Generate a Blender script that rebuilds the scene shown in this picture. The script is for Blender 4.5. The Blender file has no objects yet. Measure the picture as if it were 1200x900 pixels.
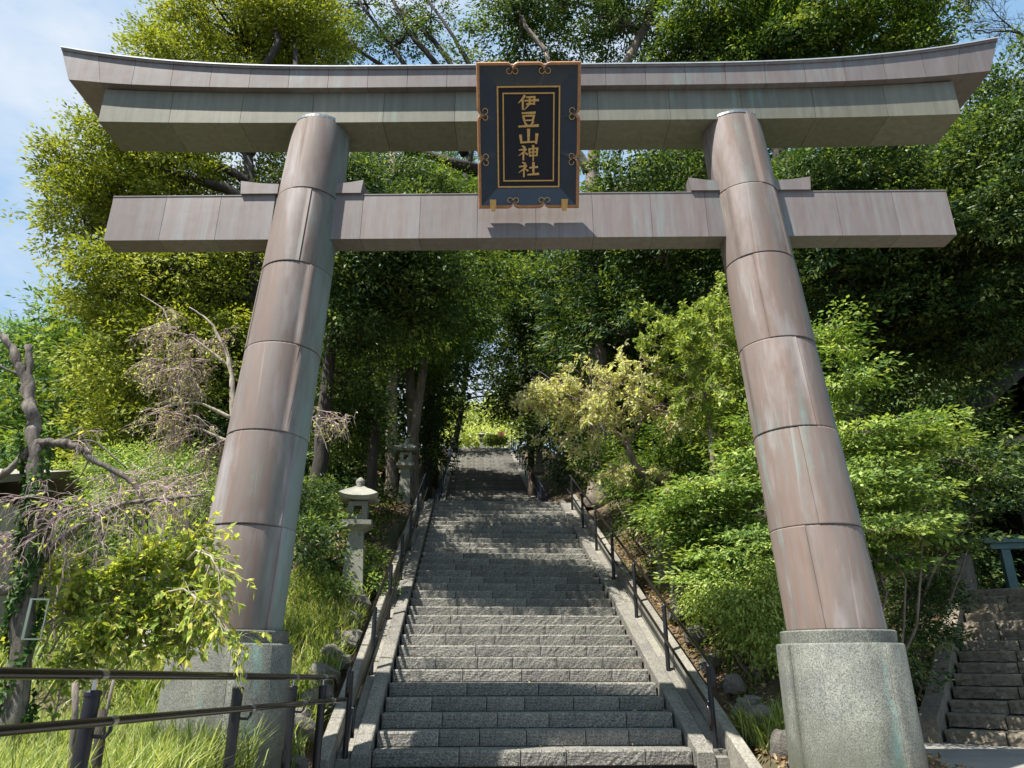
import bpy, math, random
import numpy as np
from mathutils import Vector, Matrix

R = math.radians
random.seed(7)
rng = np.random.default_rng(7)
scene = bpy.context.scene
col = scene.collection

# ------------------------------------------------------------------ camera
PITCH = R(21.0); FPX = 850.0; CAMZ = 1.012
cam_d = bpy.data.cameras.new('camera'); cam = bpy.data.objects.new('camera', cam_d); col.objects.link(cam)
cam.location = (0, 0, CAMZ); cam.rotation_euler = (math.pi/2 + PITCH, 0, 0)
cam_d.sensor_width = 36.0; cam_d.lens = 36.0*FPX/1200.0
cam_d.clip_end = 3000; cam_d.clip_start = 0.05
scene.camera = cam

# ------------------------------------------------------------------ sun, sky, exposure
SUN_EL = R(61); SUN_AZ = R(54)          # azimuth: to the left of straight behind the camera
sun_dir = Vector((-math.sin(SUN_AZ)*math.cos(SUN_EL), -math.cos(SUN_AZ)*math.cos(SUN_EL), math.sin(SUN_EL)))
sd = bpy.data.lights.new('sun', 'SUN'); sd.energy = 4.9; sd.angle = R(0.53); sd.color = (1.0, 0.955, 0.88)
so = bpy.data.objects.new('sun', sd); col.objects.link(so)
so.rotation_euler = sun_dir.to_track_quat('Z', 'Y').to_euler()
w = bpy.data.worlds.new('World'); scene.world = w; w.use_nodes = True
nt = w.node_tree; nt.nodes.clear()
sky = nt.nodes.new('ShaderNodeTexSky'); sky.sky_type = 'NISHITA'; sky.sun_disc = False
sky.sun_elevation = SUN_EL
sky.sun_rotation = math.atan2(sun_dir.x, sun_dir.y)
sky.air_density = 1.0; sky.dust_density = 0.6; sky.ozone_density = 1.6
bg = nt.nodes.new('ShaderNodeBackground'); bg.inputs[1].default_value = 0.058
wo = nt.nodes.new('ShaderNodeOutputWorld')
tc = nt.nodes.new('ShaderNodeTexCoord')
mp = nt.nodes.new('ShaderNodeMapping'); mp.inputs['Scale'].default_value = (1.6, 1.6, 3.4); mp.inputs['Location'].default_value = (0.3, 1.2, 0.7)
nz = nt.nodes.new('ShaderNodeTexNoise'); nz.inputs['Scale'].default_value = 1.7; nz.inputs['Detail'].default_value = 7; nz.inputs['Roughness'].default_value = 0.55
cr = nt.nodes.new('ShaderNodeValToRGB'); cr.color_ramp.elements[0].position = 0.43; cr.color_ramp.elements[1].position = 0.68
cr.color_ramp.elements[0].color = (0.0, 0.0, 0.0, 1); cr.color_ramp.elements[1].color = (0.85, 0.85, 0.85, 1)
mx = nt.nodes.new('ShaderNodeMixRGB'); mx.inputs[2].default_value = (7.2, 7.6, 8.1, 1)
hz = nt.nodes.new('ShaderNodeMixRGB'); hz.inputs[0].default_value = 0.62; hz.inputs[2].default_value = (3.6, 6.2, 9.2, 1)
L = nt.links.new
L(tc.outputs['Generated'], mp.inputs[0]); L(mp.outputs[0], nz.inputs[0]); L(nz.outputs[0], cr.inputs[0])
L(cr.outputs[0], mx.inputs[0]); L(sky.outputs[0], hz.inputs[1]); L(hz.outputs[0], mx.inputs[1]); L(mx.outputs[0], bg.inputs[0]); L(bg.outputs[0], wo.inputs[0])
scene.view_settings.view_transform = 'Standard'; scene.view_settings.look = 'None'
scene.view_settings.gamma = 1.0; scene.view_settings.exposure = 1.1
scene.render.engine = 'CYCLES'
scene.cycles.max_bounces = 6; scene.cycles.diffuse_bounces = 3; scene.cycles.transmission_bounces = 3

# ------------------------------------------------------------------ helpers
def W(px, py, D):
    """point of the place at depth D (metres north of the camera) that the survey pixel px,py of the photo shows"""
    el = PITCH + math.atan((450.0-py)/FPX)
    h = D*math.tan(el); zc = D*math.cos(PITCH) + h*math.sin(PITCH)
    return Vector(((px-600.0)/FPX*zc, D, CAMZ+h))
def mpp(px, py, D):
    p = W(px, py, D); zc = D*math.cos(PITCH)+(p.z-CAMZ)*math.sin(PITCH)
    return zc/FPX

class MB:
    def __init__(s): s.v = []; s.q = []; s.t = []; s.p = []; s.n = 0
    def add(s, v, quads=None, tris=None, polys=None):
        v = np.asarray(v, dtype=np.float64).reshape(-1, 3); b = s.n
        s.v.append(v); s.n += len(v)
        if quads is not None and len(quads): s.q.append(np.asarray(quads)+b)
        if tris is not None and len(tris): s.t.append(np.asarray(tris)+b)
        if polys is not None:
            for f in polys: s.p.append([i+b for i in f])
        return s
    def box(s, x0, x1, y0, y1, z0, z1):
        v = [(x0,y0,z0),(x1,y0,z0),(x1,y1,z0),(x0,y1,z0),(x0,y0,z1),(x1,y0,z1),(x1,y1,z1),(x0,y1,z1)]
        return s.add(v, [(0,3,2,1),(4,5,6,7),(0,1,5,4),(1,2,6,5),(2,3,7,6),(3,0,4,7)])
    def bar(s, a, b, wx, wz, up=(0,0,1)):
        a = np.array(a, float); b = np.array(b, float); d = b-a; d /= np.linalg.norm(d)
        up = np.array(up, float); r = np.cross(d, up); r /= np.linalg.norm(r); u = np.cross(r, d)
        r = r*wx/2; u = u*wz/2
        v = [a-r-u, a+r-u, a+r+u, a-r+u, b-r-u, b+r-u, b+r+u, b-r+u]
        return s.add(v, [(0,1,2,3),(7,6,5,4),(0,4,5,1),(1,5,6,2),(2,6,7,3),(3,7,4,0)])
    def tube(s, pts, rad, sides=8, cap=True):
        pts = np.array([tuple(p) for p in pts], float); K = len(pts)
        rad = np.full(K, rad, float) if np.isscalar(rad) else np.array(rad, float)
        T = np.gradient(pts, axis=0); T /= np.linalg.norm(T, axis=1)[:, None]+1e-9
        ref = np.array([0.31, 0.17, 0.93]) if abs(T[0] @ np.array([0.31,0.17,0.93])) < .9 else np.array([1., 0, 0])
        vs = []
        A = ref - (ref@T[0])*T[0]; A /= np.linalg.norm(A)
        ang = np.linspace(0, 2*math.pi, sides, endpoint=False)
        for i in range(K):
            A = A-(A@T[i])*T[i]; A /= np.linalg.norm(A); B = np.cross(T[i], A)
            vs.append(pts[i]+rad[i]*(np.cos(ang)[:,None]*A+np.sin(ang)[:,None]*B))
        q = []
        for i in range(K-1):
            for j in range(sides):
                k = (j+1) % sides
                q.append((i*sides+j, i*sides+k, (i+1)*sides+k, (i+1)*sides+j))
        pol = [list(range(sides))[::-1], [(K-1)*sides+j for j in range(sides)]] if cap else None
        return s.add(np.concatenate(vs), q, None, pol)
    def lathe(s, prof, sides=24, c=(0,0,0), phase=0.0, sq=False):
        ang = np.linspace(0, 2*math.pi, sides, endpoint=False)+phase
        vs = []
        for r, z in prof:
            vs.append(np.stack([c[0]+r*np.cos(ang), c[1]+r*np.sin(ang), np.full(sides, c[2]+z)], 1))
        q = []; K = len(prof)
        for i in range(K-1):
            for j in range(sides):
                k = (j+1) % sides
                q.append((i*sides+j, i*sides+k, (i+1)*sides+k, (i+1)*sides+j))
        return s.add(np.concatenate(vs), q, None, [list(range(sides))[::-1], [(K-1)*sides+j for j in range(sides)]])
    def tubes(s, P, Rd, sides=4):
        """many polylines at once: P (M,K,3), Rd (M,K)"""
        P = np.asarray(P, float); Rd = np.asarray(Rd, float); M, K, _ = P.shape
        T = np.gradient(P, axis=1); T /= np.linalg.norm(T, axis=2, keepdims=True)+1e-9
        ref = np.where(np.abs(T[..., 2:3]) < .8, np.array([0,0,1.]), np.array([1.,0,0]))
        A = np.cross(T, ref); A /= np.linalg.norm(A, axis=2, keepdims=True)+1e-9; B = np.cross(T, A)
        ang = np.linspace(0, 2*math.pi, sides, endpoint=False)
        V = P[:, :, None, :]+Rd[:, :, None, None]*(np.cos(ang)[None,None,:,None]*A[:,:,None,:]+np.sin(ang)[None,None,:,None]*B[:,:,None,:])
        m = np.arange(M)[:, None, None]*K*sides; i = np.arange(K-1)[None, :, None]*sides; j = np.arange(sides)[None, None, :]
        k = (j+1) % sides
        q = np.stack([m+i+j, m+i+k, m+i+sides+k, m+i+sides+j], -1).reshape(-1, 4)
        return s.add(V.reshape(-1, 3), q)
    def mesh(s, name, mat=None, smooth=False):
        me = bpy.data.meshes.new(name)
        v = np.concatenate(s.v) if s.v else np.zeros((0, 3))
        fl = []; tot = []
        if s.q: Q = np.concatenate(s.q); fl.append(Q.ravel()); tot.append(np.full(len(Q), 4))
        if s.t: T = np.concatenate(s.t); fl.append(T.ravel()); tot.append(np.full(len(T), 3))
        if s.p: fl.append(np.array([i for f in s.p for i in f])); tot.append(np.array([len(f) for f in s.p]))
        fl = np.concatenate(fl).astype(np.int32); tot = np.concatenate(tot).astype(np.int32)
        me.vertices.add(len(v)); me.vertices.foreach_set('co', v.astype(np.float32).ravel())
        me.loops.add(len(fl)); me.loops.foreach_set('vertex_index', fl)
        st = np.concatenate([[0], np.cumsum(tot)[:-1]]).astype(np.int32)
        me.polygons.add(len(tot)); me.polygons.foreach_set('loop_start', st); me.polygons.foreach_set('loop_total', tot)
        me.polygons.foreach_set('use_smooth', np.full(len(tot), bool(smooth)))
        if mat: me.materials.append(mat)
        me.update(calc_edges=True); me.validate(verbose=False)
        return me
    def build(s, name, mat, parent=None, smooth=False, kind=None):
        o = bpy.data.objects.new(name, s.mesh(name, mat, smooth)); col.objects.link(o)
        if parent: o.parent = parent
        if kind: o['kind'] = kind
        return o
def link(name, me, parent=None, loc=None, rot=None, sc=None, kind=None):
    o = bpy.data.objects.new(name, me); col.objects.link(o)
    if parent: o.parent = parent
    if loc is not None: o.location = loc
    if rot is not None: o.rotation_euler = rot
    if sc is not None: o.scale = sc
    if kind: o['kind'] = kind
    return o
def thing(name, label, cat, loc=(0,0,0), rotz=0.0, group=None):
    o = bpy.data.objects.new(name, None); col.objects.link(o); o.location = loc; o.rotation_euler = (0,0,rotz)
    o.empty_display_size = .2
    return tag(o, label, cat, group)
def tag(o, label, cat, group=None):
    o['label'] = label; o['category'] = cat
    if group: o['group'] = group
    return o
def dup(root, loc, rotz=0.0, label=None, sc=None):
    r = root.copy(); col.objects.link(r); r.location = loc; r.rotation_euler = (0,0,rotz)
    if sc: r.scale = (sc, sc, sc)
    if label: r['label'] = label
    for ch in list(root.children):
        c = ch.copy(); col.objects.link(c); c.parent = r
        for g in list(ch.children):
            d = g.copy(); col.objects.link(d); d.parent = c
    return r

# ------------------------------------------------------------------ materials
def newmat(name):
    m = bpy.data.materials.new(name); m.use_nodes = True; nt = m.node_tree
    return m, nt, nt.nodes['Principled BSDF']
def N(nt, t, **kw):
    n = nt.nodes.new('ShaderNode'+t)
    for k, v in kw.items():
        if k in n.inputs: n.inputs[k].default_value = v
        else: setattr(n, k, v)
    return n
def noise(nt, scale, detail=5, rough=.6, vec=None, stretch=None, coord='Object'):
    tcn = N(nt, 'TexCoord'); src = tcn.outputs[coord]
    if stretch:
        m = N(nt, 'Mapping'); m.inputs['Scale'].default_value = stretch; nt.links.new(src, m.inputs[0]); src = m.outputs[0]
    n = N(nt, 'TexNoise', Scale=scale, Detail=detail, Roughness=rough); nt.links.new(src, n.inputs['Vector'])
    return n
def ramp(nt, src, stops):
    r = N(nt, 'ValToRGB'); e = r.color_ramp.elements
    while len(e) < len(stops): e.new(.5)
    for i, (p, c) in enumerate(stops):
        e[i].position = p; e[i].color = (*c, 1) if len(c) == 3 else c
    nt.links.new(src, r.inputs[0]); return r
def mix(nt, fac, a, b, mode='MIX'):
    m = N(nt, 'MixRGB', blend_type=mode)
    for i, x in enumerate((fac, a, b)):
        if isinstance(x, (int, float)): m.inputs[i].default_value = x
        elif isinstance(x, tuple): m.inputs[i].default_value = (*x, 1)
        else: nt.links.new(x, m.inputs[i])
    return m.outputs[0]
def bump(nt, bs, h, strength=.5, dist=.01, prev=None):
    b = N(nt, 'Bump', Strength=strength, Distance=dist); nt.links.new(h, b.inputs['Height'])
    if prev is not None: nt.links.new(prev, b.inputs['Normal'])
    nt.links.new(b.outputs[0], bs.inputs['Normal']); return b.outputs[0]
g3 = lambda v: (v, v, v)

def mat_copper(name, warm, grey, teal_amt, vert=True, metallic=.10, rough=.52, side=False):
    m, nt, bs = newmat(name)
    oi = N(nt, 'ObjectInfo')
    st = (7, 7, .35) if vert else (7, 7, .5)
    n1 = noise(nt, 1.6, 6, .65, stretch=st); n2 = noise(nt, .9, 5, .6); n3 = noise(nt, 5.0, 8, .7, stretch=(3, 3, .5))
    c = mix(nt, ramp(nt, n1.outputs[0], [(.28, g3(0)), (.72, g3(1))]).outputs[0], warm, grey)
    lum = ramp(nt, n3.outputs[0], [(.3, g3(.87)), (.72, g3(1.10))]); c = mix(nt, 1.0, c, lum.outputs[0], 'MULTIPLY')
    tr = ramp(nt, n2.outputs[0], [(.52, g3(0)), (.70, g3(1))]); ts = ramp(nt, n1.outputs[0], [(.5, g3(0)), (.62, g3(1))])
    tm = mix(nt, 1.0, tr.outputs[0], ts.outputs[0], 'MULTIPLY')
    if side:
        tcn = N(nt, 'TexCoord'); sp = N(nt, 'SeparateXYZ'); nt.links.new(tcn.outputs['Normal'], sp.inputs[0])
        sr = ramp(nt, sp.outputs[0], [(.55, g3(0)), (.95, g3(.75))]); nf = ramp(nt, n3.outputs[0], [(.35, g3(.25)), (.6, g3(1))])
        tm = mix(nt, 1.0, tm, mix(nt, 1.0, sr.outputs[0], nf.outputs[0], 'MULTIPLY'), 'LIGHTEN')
        pl_ = noise(nt, 1.1, 5, .6, stretch=(2.2, 2.2, .5)); c = mix(nt, ramp(nt, pl_.outputs[0], [(.52, g3(0)), (.68, g3(.55))]).outputs[0], c, (.36,.345,.35))
        ln_ = noise(nt, 9.0, 2, .5, stretch=(3, 3, .06)); c = mix(nt, ramp(nt, ln_.outputs[0], [(.67, g3(0)), (.72, g3(.22))]).outputs[0], c, (.42,.40,.38))
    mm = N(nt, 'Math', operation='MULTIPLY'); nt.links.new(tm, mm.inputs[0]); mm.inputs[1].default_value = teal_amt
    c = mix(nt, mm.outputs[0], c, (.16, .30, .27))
    rr = N(nt, 'MapRange'); nt.links.new(oi.outputs['Random'], rr.inputs[0]); rr.inputs[3].default_value = .88; rr.inputs[4].default_value = 1.12
    c = mix(nt, 1.0, c, rr.outputs[0], 'MULTIPLY')
    nt.links.new(c, bs.inputs['Base Color']); bs.inputs['Metallic'].default_value = metallic; bs.inputs['Specular IOR Level'].default_value = .35
    r2 = N(nt, 'MapRange'); nt.links.new(n3.outputs[0], r2.inputs[0]); r2.inputs[3].default_value = rough-.1; r2.inputs[4].default_value = rough+.16
    nt.links.new(r2.outputs[0], bs.inputs['Roughness'])
    n4 = noise(nt, 2.2, 3, .5); bump(nt, bs, n4.outputs[0], .25, .02)
    return m
def mat_stone(name, a, b, speck=0.0, scale=60, bumpd=.012, rough=.88, stain=None, moss=None, lowbump=True, bs_strength=.8, bscale=.45, base_dirt=False):
    m, nt, bs = newmat(name); oi = N(nt, 'ObjectInfo')
    n1 = noise(nt, scale*.05, 6, .6); n2 = noise(nt, scale, 3, .7)
    c = mix(nt, ramp(nt, n1.outputs[0], [(.35, g3(0)), (.65, g3(1))]).outputs[0], a, b)
    if speck: c = mix(nt, speck, c, ramp(nt, n2.outputs[0], [(.35, g3(.3)), (.5, g3(.95)), (.68, g3(1.7))]).outputs[0], 'MULTIPLY')
    rr = N(nt, 'MapRange'); nt.links.new(oi.outputs['Random'], rr.inputs[0]); rr.inputs[3].default_value = .84; rr.inputs[4].default_value = 1.14
    c = mix(nt, 1.0, c, rr.outputs[0], 'MULTIPLY')
    if stain:
        n5 = noise(nt, 1.3, 4, .6, stretch=(1.6, 1.6, .5)); c = mix(nt, ramp(nt, n5.outputs[0], [(.60, g3(0)), (.78, g3(.8))]).outputs[0], c, stain)
    if moss:
        n6 = noise(nt, 2.1, 7, .7); c = mix(nt, ramp(nt, n6.outputs[0], [(.55, g3(0)), (.72, g3(.7))]).outputs[0], c, moss)
    if base_dirt:
        tcn = N(nt, 'TexCoord'); sp = N(nt, 'SeparateXYZ'); nt.links.new(tcn.outputs['Object'], sp.inputs[0])
        def mth(op, a, b=None):
            q = N(nt, 'Math', operation=op)
            for i_, v_ in enumerate((a, b)):
                if v_ is None: continue
                if isinstance(v_, (int, float)): q.inputs[i_].default_value = v_
                else: nt.links.new(v_, q.inputs[i_])
            return q.outputs[0]
        nw = noise(nt, 3.0, 5, .6); off = mth('MULTIPLY', mth('SUBTRACT', nw.outputs[0], .5), .16)
        dx = mth('ABSOLUTE', mth('ADD', mth('SUBTRACT', sp.outputs[0], 3.0), off))
        st = mth('SUBTRACT', 1.0, mth('DIVIDE', dx, mth('MAXIMUM', mth('MULTIPLY', mth('SUBTRACT', 1.15, sp.outputs[2]), .11), .004)))
        nf_ = noise(nt, 5.0, 6, .7, stretch=(2, 2, .7)); st = mth('MULTIPLY', mth('MINIMUM', mth('MAXIMUM', st, 0.0), .8), ramp(nt, nf_.outputs[0], [(.38, g3(.08)), (.62, g3(.8))]).outputs[0])
        c = mix(nt, st, c, (.13, .31, .29))
        dz = mth('ADD', sp.outputs[2], mth('MULTIPLY', mth('SUBTRACT', nw.outputs[0], .5), .9))
        dr = ramp(nt, dz, [(.12, g3(.75)), (.55, g3(0))]); c = mix(nt, dr.outputs[0], c, (.075, .08, .05))
        nb_ = noise(nt, 1.7, 6, .65, stretch=(1.5, 1.5, .6)); c = mix(nt, 1.0, c, ramp(nt, nb_.outputs[0], [(.35, g3(.72)), (.6, g3(1.12))]).outputs[0], 'MULTIPLY')
    nt.links.new(c, bs.inputs['Base Color']); bs.inputs['Roughness'].default_value = rough
    n3 = noise(nt, scale*bscale, 5, .65); bump(nt, bs, n3.outputs[0], bs_strength, bumpd)
    return m
def mat_plain(name, c, rough=.5, metal=0.0, var=.15, scale=8, bumpd=0):
    m, nt, bs = newmat(name); n = noise(nt, scale, 4, .6)
    k = ramp(nt, n.outputs[0], [(.3, g3(1-var)), (.7, g3(1+var))])
    nt.links.new(mix(nt, 1.0, c, k.outputs[0], 'MULTIPLY'), bs.inputs['Base Color'])
    bs.inputs['Roughness'].default_value = rough; bs.inputs['Metallic'].default_value = metal
    if bumpd: bump(nt, bs, n.outputs[0], .6, bumpd)
    return m
def mat_leaf(name, cols, trans=.35, rough=.55, gloss=.5):
    m = bpy.data.materials.new(name); m.use_nodes = True; nt = m.node_tree; nt.nodes.clear()
    at = N(nt, 'Attribute', attribute_name='rnd'); out = N(nt, 'OutputMaterial')
    k = len(cols); r = ramp(nt, at.outputs['Fac'], [(i/(k-1), c) for i, c in enumerate(cols)])
    pr = N(nt, 'BsdfPrincipled'); nt.links.new(r.outputs[0], pr.inputs['Base Color']); pr.inputs['Roughness'].default_value = rough
    pr.inputs['Specular IOR Level'].default_value = gloss*.3
    tr = N(nt, 'BsdfTranslucent'); b2 = mix(nt, 1.0, r.outputs[0], (1.5, 1.45, .6), 'MULTIPLY'); nt.links.new(b2, tr.inputs[0])
    ms = N(nt, 'MixShader'); ms.inputs[0].default_value = trans
    nt.links.new(pr.outputs[0], ms.inputs[1]); nt.links.new(tr.outputs[0], ms.inputs[2]); nt.links.new(ms.outputs[0], out.inputs[0])
    return m
def mat_bark(name, a, b, scale=9):
    m, nt, bs = newmat(name); n = noise(nt, scale, 7, .7, stretch=(1, 1, .22)); n2 = noise(nt, 1.2, 4, .6)
    c = mix(nt, ramp(nt, n.outputs[0], [(.35, g3(0)), (.65, g3(1))]).outputs[0], a, b)
    c = mix(nt, 1.0, c, ramp(nt, n2.outputs[0], [(.3, g3(.7)), (.7, g3(1.25))]).outputs[0], 'MULTIPLY')
    nt.links.new(c, bs.inputs['Base Color']); bs.inputs['Roughness'].default_value = .9
    bump(nt, bs, n.outputs[0], 1.0, .03); return m

M = {}
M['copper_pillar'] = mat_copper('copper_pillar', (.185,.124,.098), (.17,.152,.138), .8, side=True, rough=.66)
M['copper_beam'] = mat_copper('copper_beam', (.175,.135,.12), (.215,.20,.195), .5)
M['copper_shimaki'] = mat_copper('copper_shimaki', (.15,.14,.108), (.21,.205,.155), .6)
M['copper_edge'] = mat_plain('copper_edge', (.32,.33,.33), .35, .7)
M['dark_core'] = mat_plain('dark_core', (.03,.03,.03), .8)
M['seam_core'] = mat_plain('seam_core', (.10,.13,.12), .6, .2)
M['granite_base'] = mat_stone('granite_base', (.115,.12,.105), (.16,.165,.135), .95, 85, .003, .7, stain=(.18,.42,.38), base_dirt=True)
M['step_stone'] = mat_stone('step_stone', (.165,.158,.138), (.25,.238,.205), .95, 48, .022, bscale=.8, moss=(.13,.13,.07), bs_strength=1.0)
M['kerb_stone'] = mat_stone('kerb_stone', (.145,.138,.12), (.21,.195,.165), .9, 60, .010, moss=(.16,.17,.10))
M['concrete'] = mat_stone('concrete', (.175,.165,.14), (.24,.225,.185), .45, 30, .004, stain=(.24,.24,.19))
M['rock'] = mat_stone('rock', (.11,.10,.085), (.21,.19,.165), .4, 22, .04, moss=(.12,.15,.06))
M['mortar'] = mat_plain('mortar', (.42,.42,.38), .9)
M['lantern_stone'] = mat_stone('lantern_stone', (.19,.19,.155), (.27,.265,.22), .4, 60, .006, moss=(.20,.24,.13))
M['old_step'] = mat_stone('old_step', (.13,.11,.08), (.24,.20,.15), .4, 26, .03, moss=(.12,.13,.06))
M['pave'] = mat_stone('pave', (.19,.18,.165), (.24,.225,.20), .35, 50, .003)
M['black_steel'] = mat_plain('black_steel', (.018,.018,.022), .38, .2, .2)
M['brown_steel'] = mat_plain('brown_steel', (.018,.014,.012), .22, .2, .2)
M['blue_steel'] = mat_plain('blue_steel', (.05,.06,.12), .3, .4, .2)
M['chrome'] = mat_plain('chrome', (.6,.6,.6), .2, 1.0, .05)
M['wood_gold'] = mat_plain('wood_gold', (.42,.20,.085), .4, .15, .2, 30)
M['gold'] = mat_plain('gold', (.66,.40,.14), .45, .15, .15, 40)
M['navy'] = mat_plain('navy', (.030,.042,.062), .22, .0, .15, 5)
M['ink'] = mat_plain('ink', (.004,.006,.014), .45, .0, .15, 5)
M['bark_grey'] = mat_bark('bark_grey', (.10,.075,.055), (.26,.21,.17))
M['bark_dark'] = mat_bark('bark_dark', (.018,.014,.011), (.06,.048,.037))
M['bark_cherry'] = mat_bark('bark_cherry', (.035,.028,.022), (.25,.21,.175), 18)
M['bark_pale'] = mat_bark('bark_pale', (.26,.22,.16), (.46,.40,.32))
M['twig'] = mat_plain('twig', (.38,.28,.26), .7, 0, .3, 3)
M['twig_purple'] = mat_plain('twig_purple', (.20,.11,.14), .7, 0, .3, 3)
M['leaf_olive'] = mat_leaf('leaf_olive', [(.10,.135,.02), (.23,.27,.04), (.40,.42,.08)], .35)
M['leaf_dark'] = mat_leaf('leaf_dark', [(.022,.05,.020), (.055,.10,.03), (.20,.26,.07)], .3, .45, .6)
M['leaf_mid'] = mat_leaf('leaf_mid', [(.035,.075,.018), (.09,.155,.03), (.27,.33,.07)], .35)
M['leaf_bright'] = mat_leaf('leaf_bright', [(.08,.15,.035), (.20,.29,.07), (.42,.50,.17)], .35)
M['leaf_yellow'] = mat_leaf('leaf_yellow', [(.11,.17,.035), (.25,.33,.07), (.46,.52,.17)], .35)
M['leaf_pale'] = mat_leaf('leaf_pale', [(.32,.27,.17), (.50,.52,.26), (.66,.68,.40)], .4)
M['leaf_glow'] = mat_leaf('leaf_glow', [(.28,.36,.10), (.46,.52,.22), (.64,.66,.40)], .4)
M['leaf_far'] = mat_leaf('leaf_far', [(.10,.19,.08), (.16,.27,.10), (.24,.34,.12)], .4)
M['leaf_cherry'] = mat_leaf('leaf_cherry', [(.16,.26,.05), (.32,.41,.08), (.46,.52,.13), (.56,.50,.13)], .45)
M['grass'] = mat_leaf('grass', [(.09,.14,.035), (.22,.29,.075), (.50,.52,.24)], .4)
M['dry'] = mat_leaf('dry', [(.16,.10,.05), (.30,.20,.11), (.42,.33,.20)], .2)
M['ivy'] = mat_leaf('ivy', [(.02,.05,.015), (.04,.09,.02), (.09,.15,.04)], .2)
M['tile'] = mat_stone('tile', (.22,.20,.165), (.30,.275,.225), .2, 30, .006)
M['siding'] = mat_plain('siding', (.34,.29,.21), .8, 0, .08)
M['white_wall'] = mat_plain('white_wall', (.62,.63,.62), .7, 0, .05)
M['glass'] = mat_plain('glass', (.10,.13,.15), .1, 0, .1)
M['dark_wood'] = mat_plain('dark_wood', (.022,.018,.015), .8, 0, .3, 6, .01)
M['green_wood'] = mat_plain('green_wood', (.10,.17,.16), .7, 0, .2, 6)
M['orange_board'] = mat_plain('orange_board', (.48,.20,.10), .7, 0, .1)
M['metal_frame'] = mat_plain('metal_frame', (.26,.29,.24), .5, .2, .15)
m, nt_, bs_ = newmat('soil'); n_ = noise(nt_, 3.0, 9, .7); n2_ = noise(nt_, .5, 4, .6)
c_ = ramp(nt_, n_.outputs[0], [(.3, (.035,.024,.014)), (.55, (.11,.075,.045)), (.75, (.20,.14,.085))])
c_ = mix(nt_, ramp(nt_, n2_.outputs[0], [(.45, g3(0)), (.6, g3(.6))]).outputs[0], c_.outputs[0], (.05,.07,.02))
nt_.links.new(c_, bs_.inputs['Base Color']); bs_.inputs['Roughness'].default_value = .95; bump(nt_, bs_, n_.outputs[0], 1, .06); M['soil'] = m

# ------------------------------------------------------------------ stair frame and terrain
RISE, RUN = .155, .348
S_O = Vector((.232, 8.47, .155)); S_A = R(3.3)
S_u = Vector((-math.sin(S_A), math.cos(S_A), 0)); S_v = Vector((math.cos(S_A), math.sin(S_A), 0))
HALF = 1.68; N1 = 33; LAND = 4.0; N2 = 57; RISE2, RUN2 = .16, .397
A1 = N1*RUN; A2 = A1+LAND; A3 = A2+N2*RUN2; Z1 = .155+N1*RISE; Z2 = Z1+N2*RISE2
def SP(a, b, z=0.0):
    p = S_O+S_u*a+S_v*b; return Vector((p.x, p.y, z))
def ab(x, y):
    dx = x-S_O.x; dy = y-S_O.y
    return dx*S_u.x+dy*S_u.y, dx*S_v.x+dy*S_v.y
def slope_z(a): return .155+a*RISE/RUN        # nosing line
def sst(e0, e1, x):
    t = np.clip((x-e0)/(e1-e0), 0, 1); return t*t*(3-2*t)
def prof(a):
    a = np.asarray(a, float)
    return np.interp(a, [-1, -.3, 0, A1, A2, A3, A3+400], [0, 0, .13, Z1, Z1, Z2, Z2+10])
# side staircase frame (right edge of the picture)
Q_O = np.array([5.72, 10.9]); Q_H = R(38); Q_u = np.array([math.sin(Q_H), math.cos(Q_H)]); Q_v = np.array([math.cos(Q_H), -math.sin(Q_H)])
QRISE, QRUN, QN, QW = .17, .42, 14, 2.6
def terr(x, y):
    x = np.asarray(x, float); y = np.asarray(y, float)
    a, b = ab(x, y)
    # right bank
    a0 = 2.8*sst(3.6, 5.4, b)
    hr = np.interp(a-a0, [-1.2, 0, A1, A2, A3, A3+300], [0, .18, Z1, Z1+.3, Z2, Z2+30])*(1-.15*sst(4, 12, b))
    bank = (.30*sst(2.15, 3.2, b)+.10*np.clip(b-3.2, 0, 12))*sst(-1.0, 1.2, a-a0)
    hr = hr+bank
    # left bank
    hl0 = prof(a)
    fall = sst(3.6, 9.5, -b)
    hl = hl0*(1-.72*fall)*(1-.35*sst(9, 30, -b)) + .10*sst(2.2, 3.2, -b)*sst(-.5, 1, a)
    h = np.where(b >= 0, hr, hl)
    # under the main stairs: below the steps
    ins = sst(2.35, 2.0, np.abs(b))
    h = h*(1-ins)+(prof(a)-.32)*ins*(a > -.6)+np.where(a > -.6, 0, h*ins)
    h = np.where(a > A3+1, np.maximum(h, prof(a)-.05), h)
    # side stairs corridor
    qx = x-Q_O[0]; qy = y-Q_O[1]; qa = qx*Q_u[0]+qy*Q_u[1]; qb = qx*Q_v[0]+qy*Q_v[1]
    hq = np.clip(qa, 0, QN*QRUN)*QRISE/QRUN-.12
    m = sst(-.7, -.1, qb)*sst(-1.2, 0, qa)
    h = h*(1-m)+hq*m
    m2 = sst(4.4, 5.0, x)*(1-sst(-.25, .0, qa))*sst(5, 8.6, y); h = h*(1-m2)-.06*m2
    # relief
    nz = .05*np.sin(x*1.7+y*.6)+.04*np.sin(y*2.3-x*1.1)+.03*np.sin(x*4.1+1)*np.cos(y*3.7)
    out = sst(2.3, 3.2, np.abs(b))*sst(-.5, 1.0, a)*(1-m)
    h = h+nz*out*1.3
    # the ridge behind
    r = np.hypot(x, y); h = h+np.maximum(0, r-75)*.02*(y > 0)
    return h
def tz(x, y): return float(terr(x, y))

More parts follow.
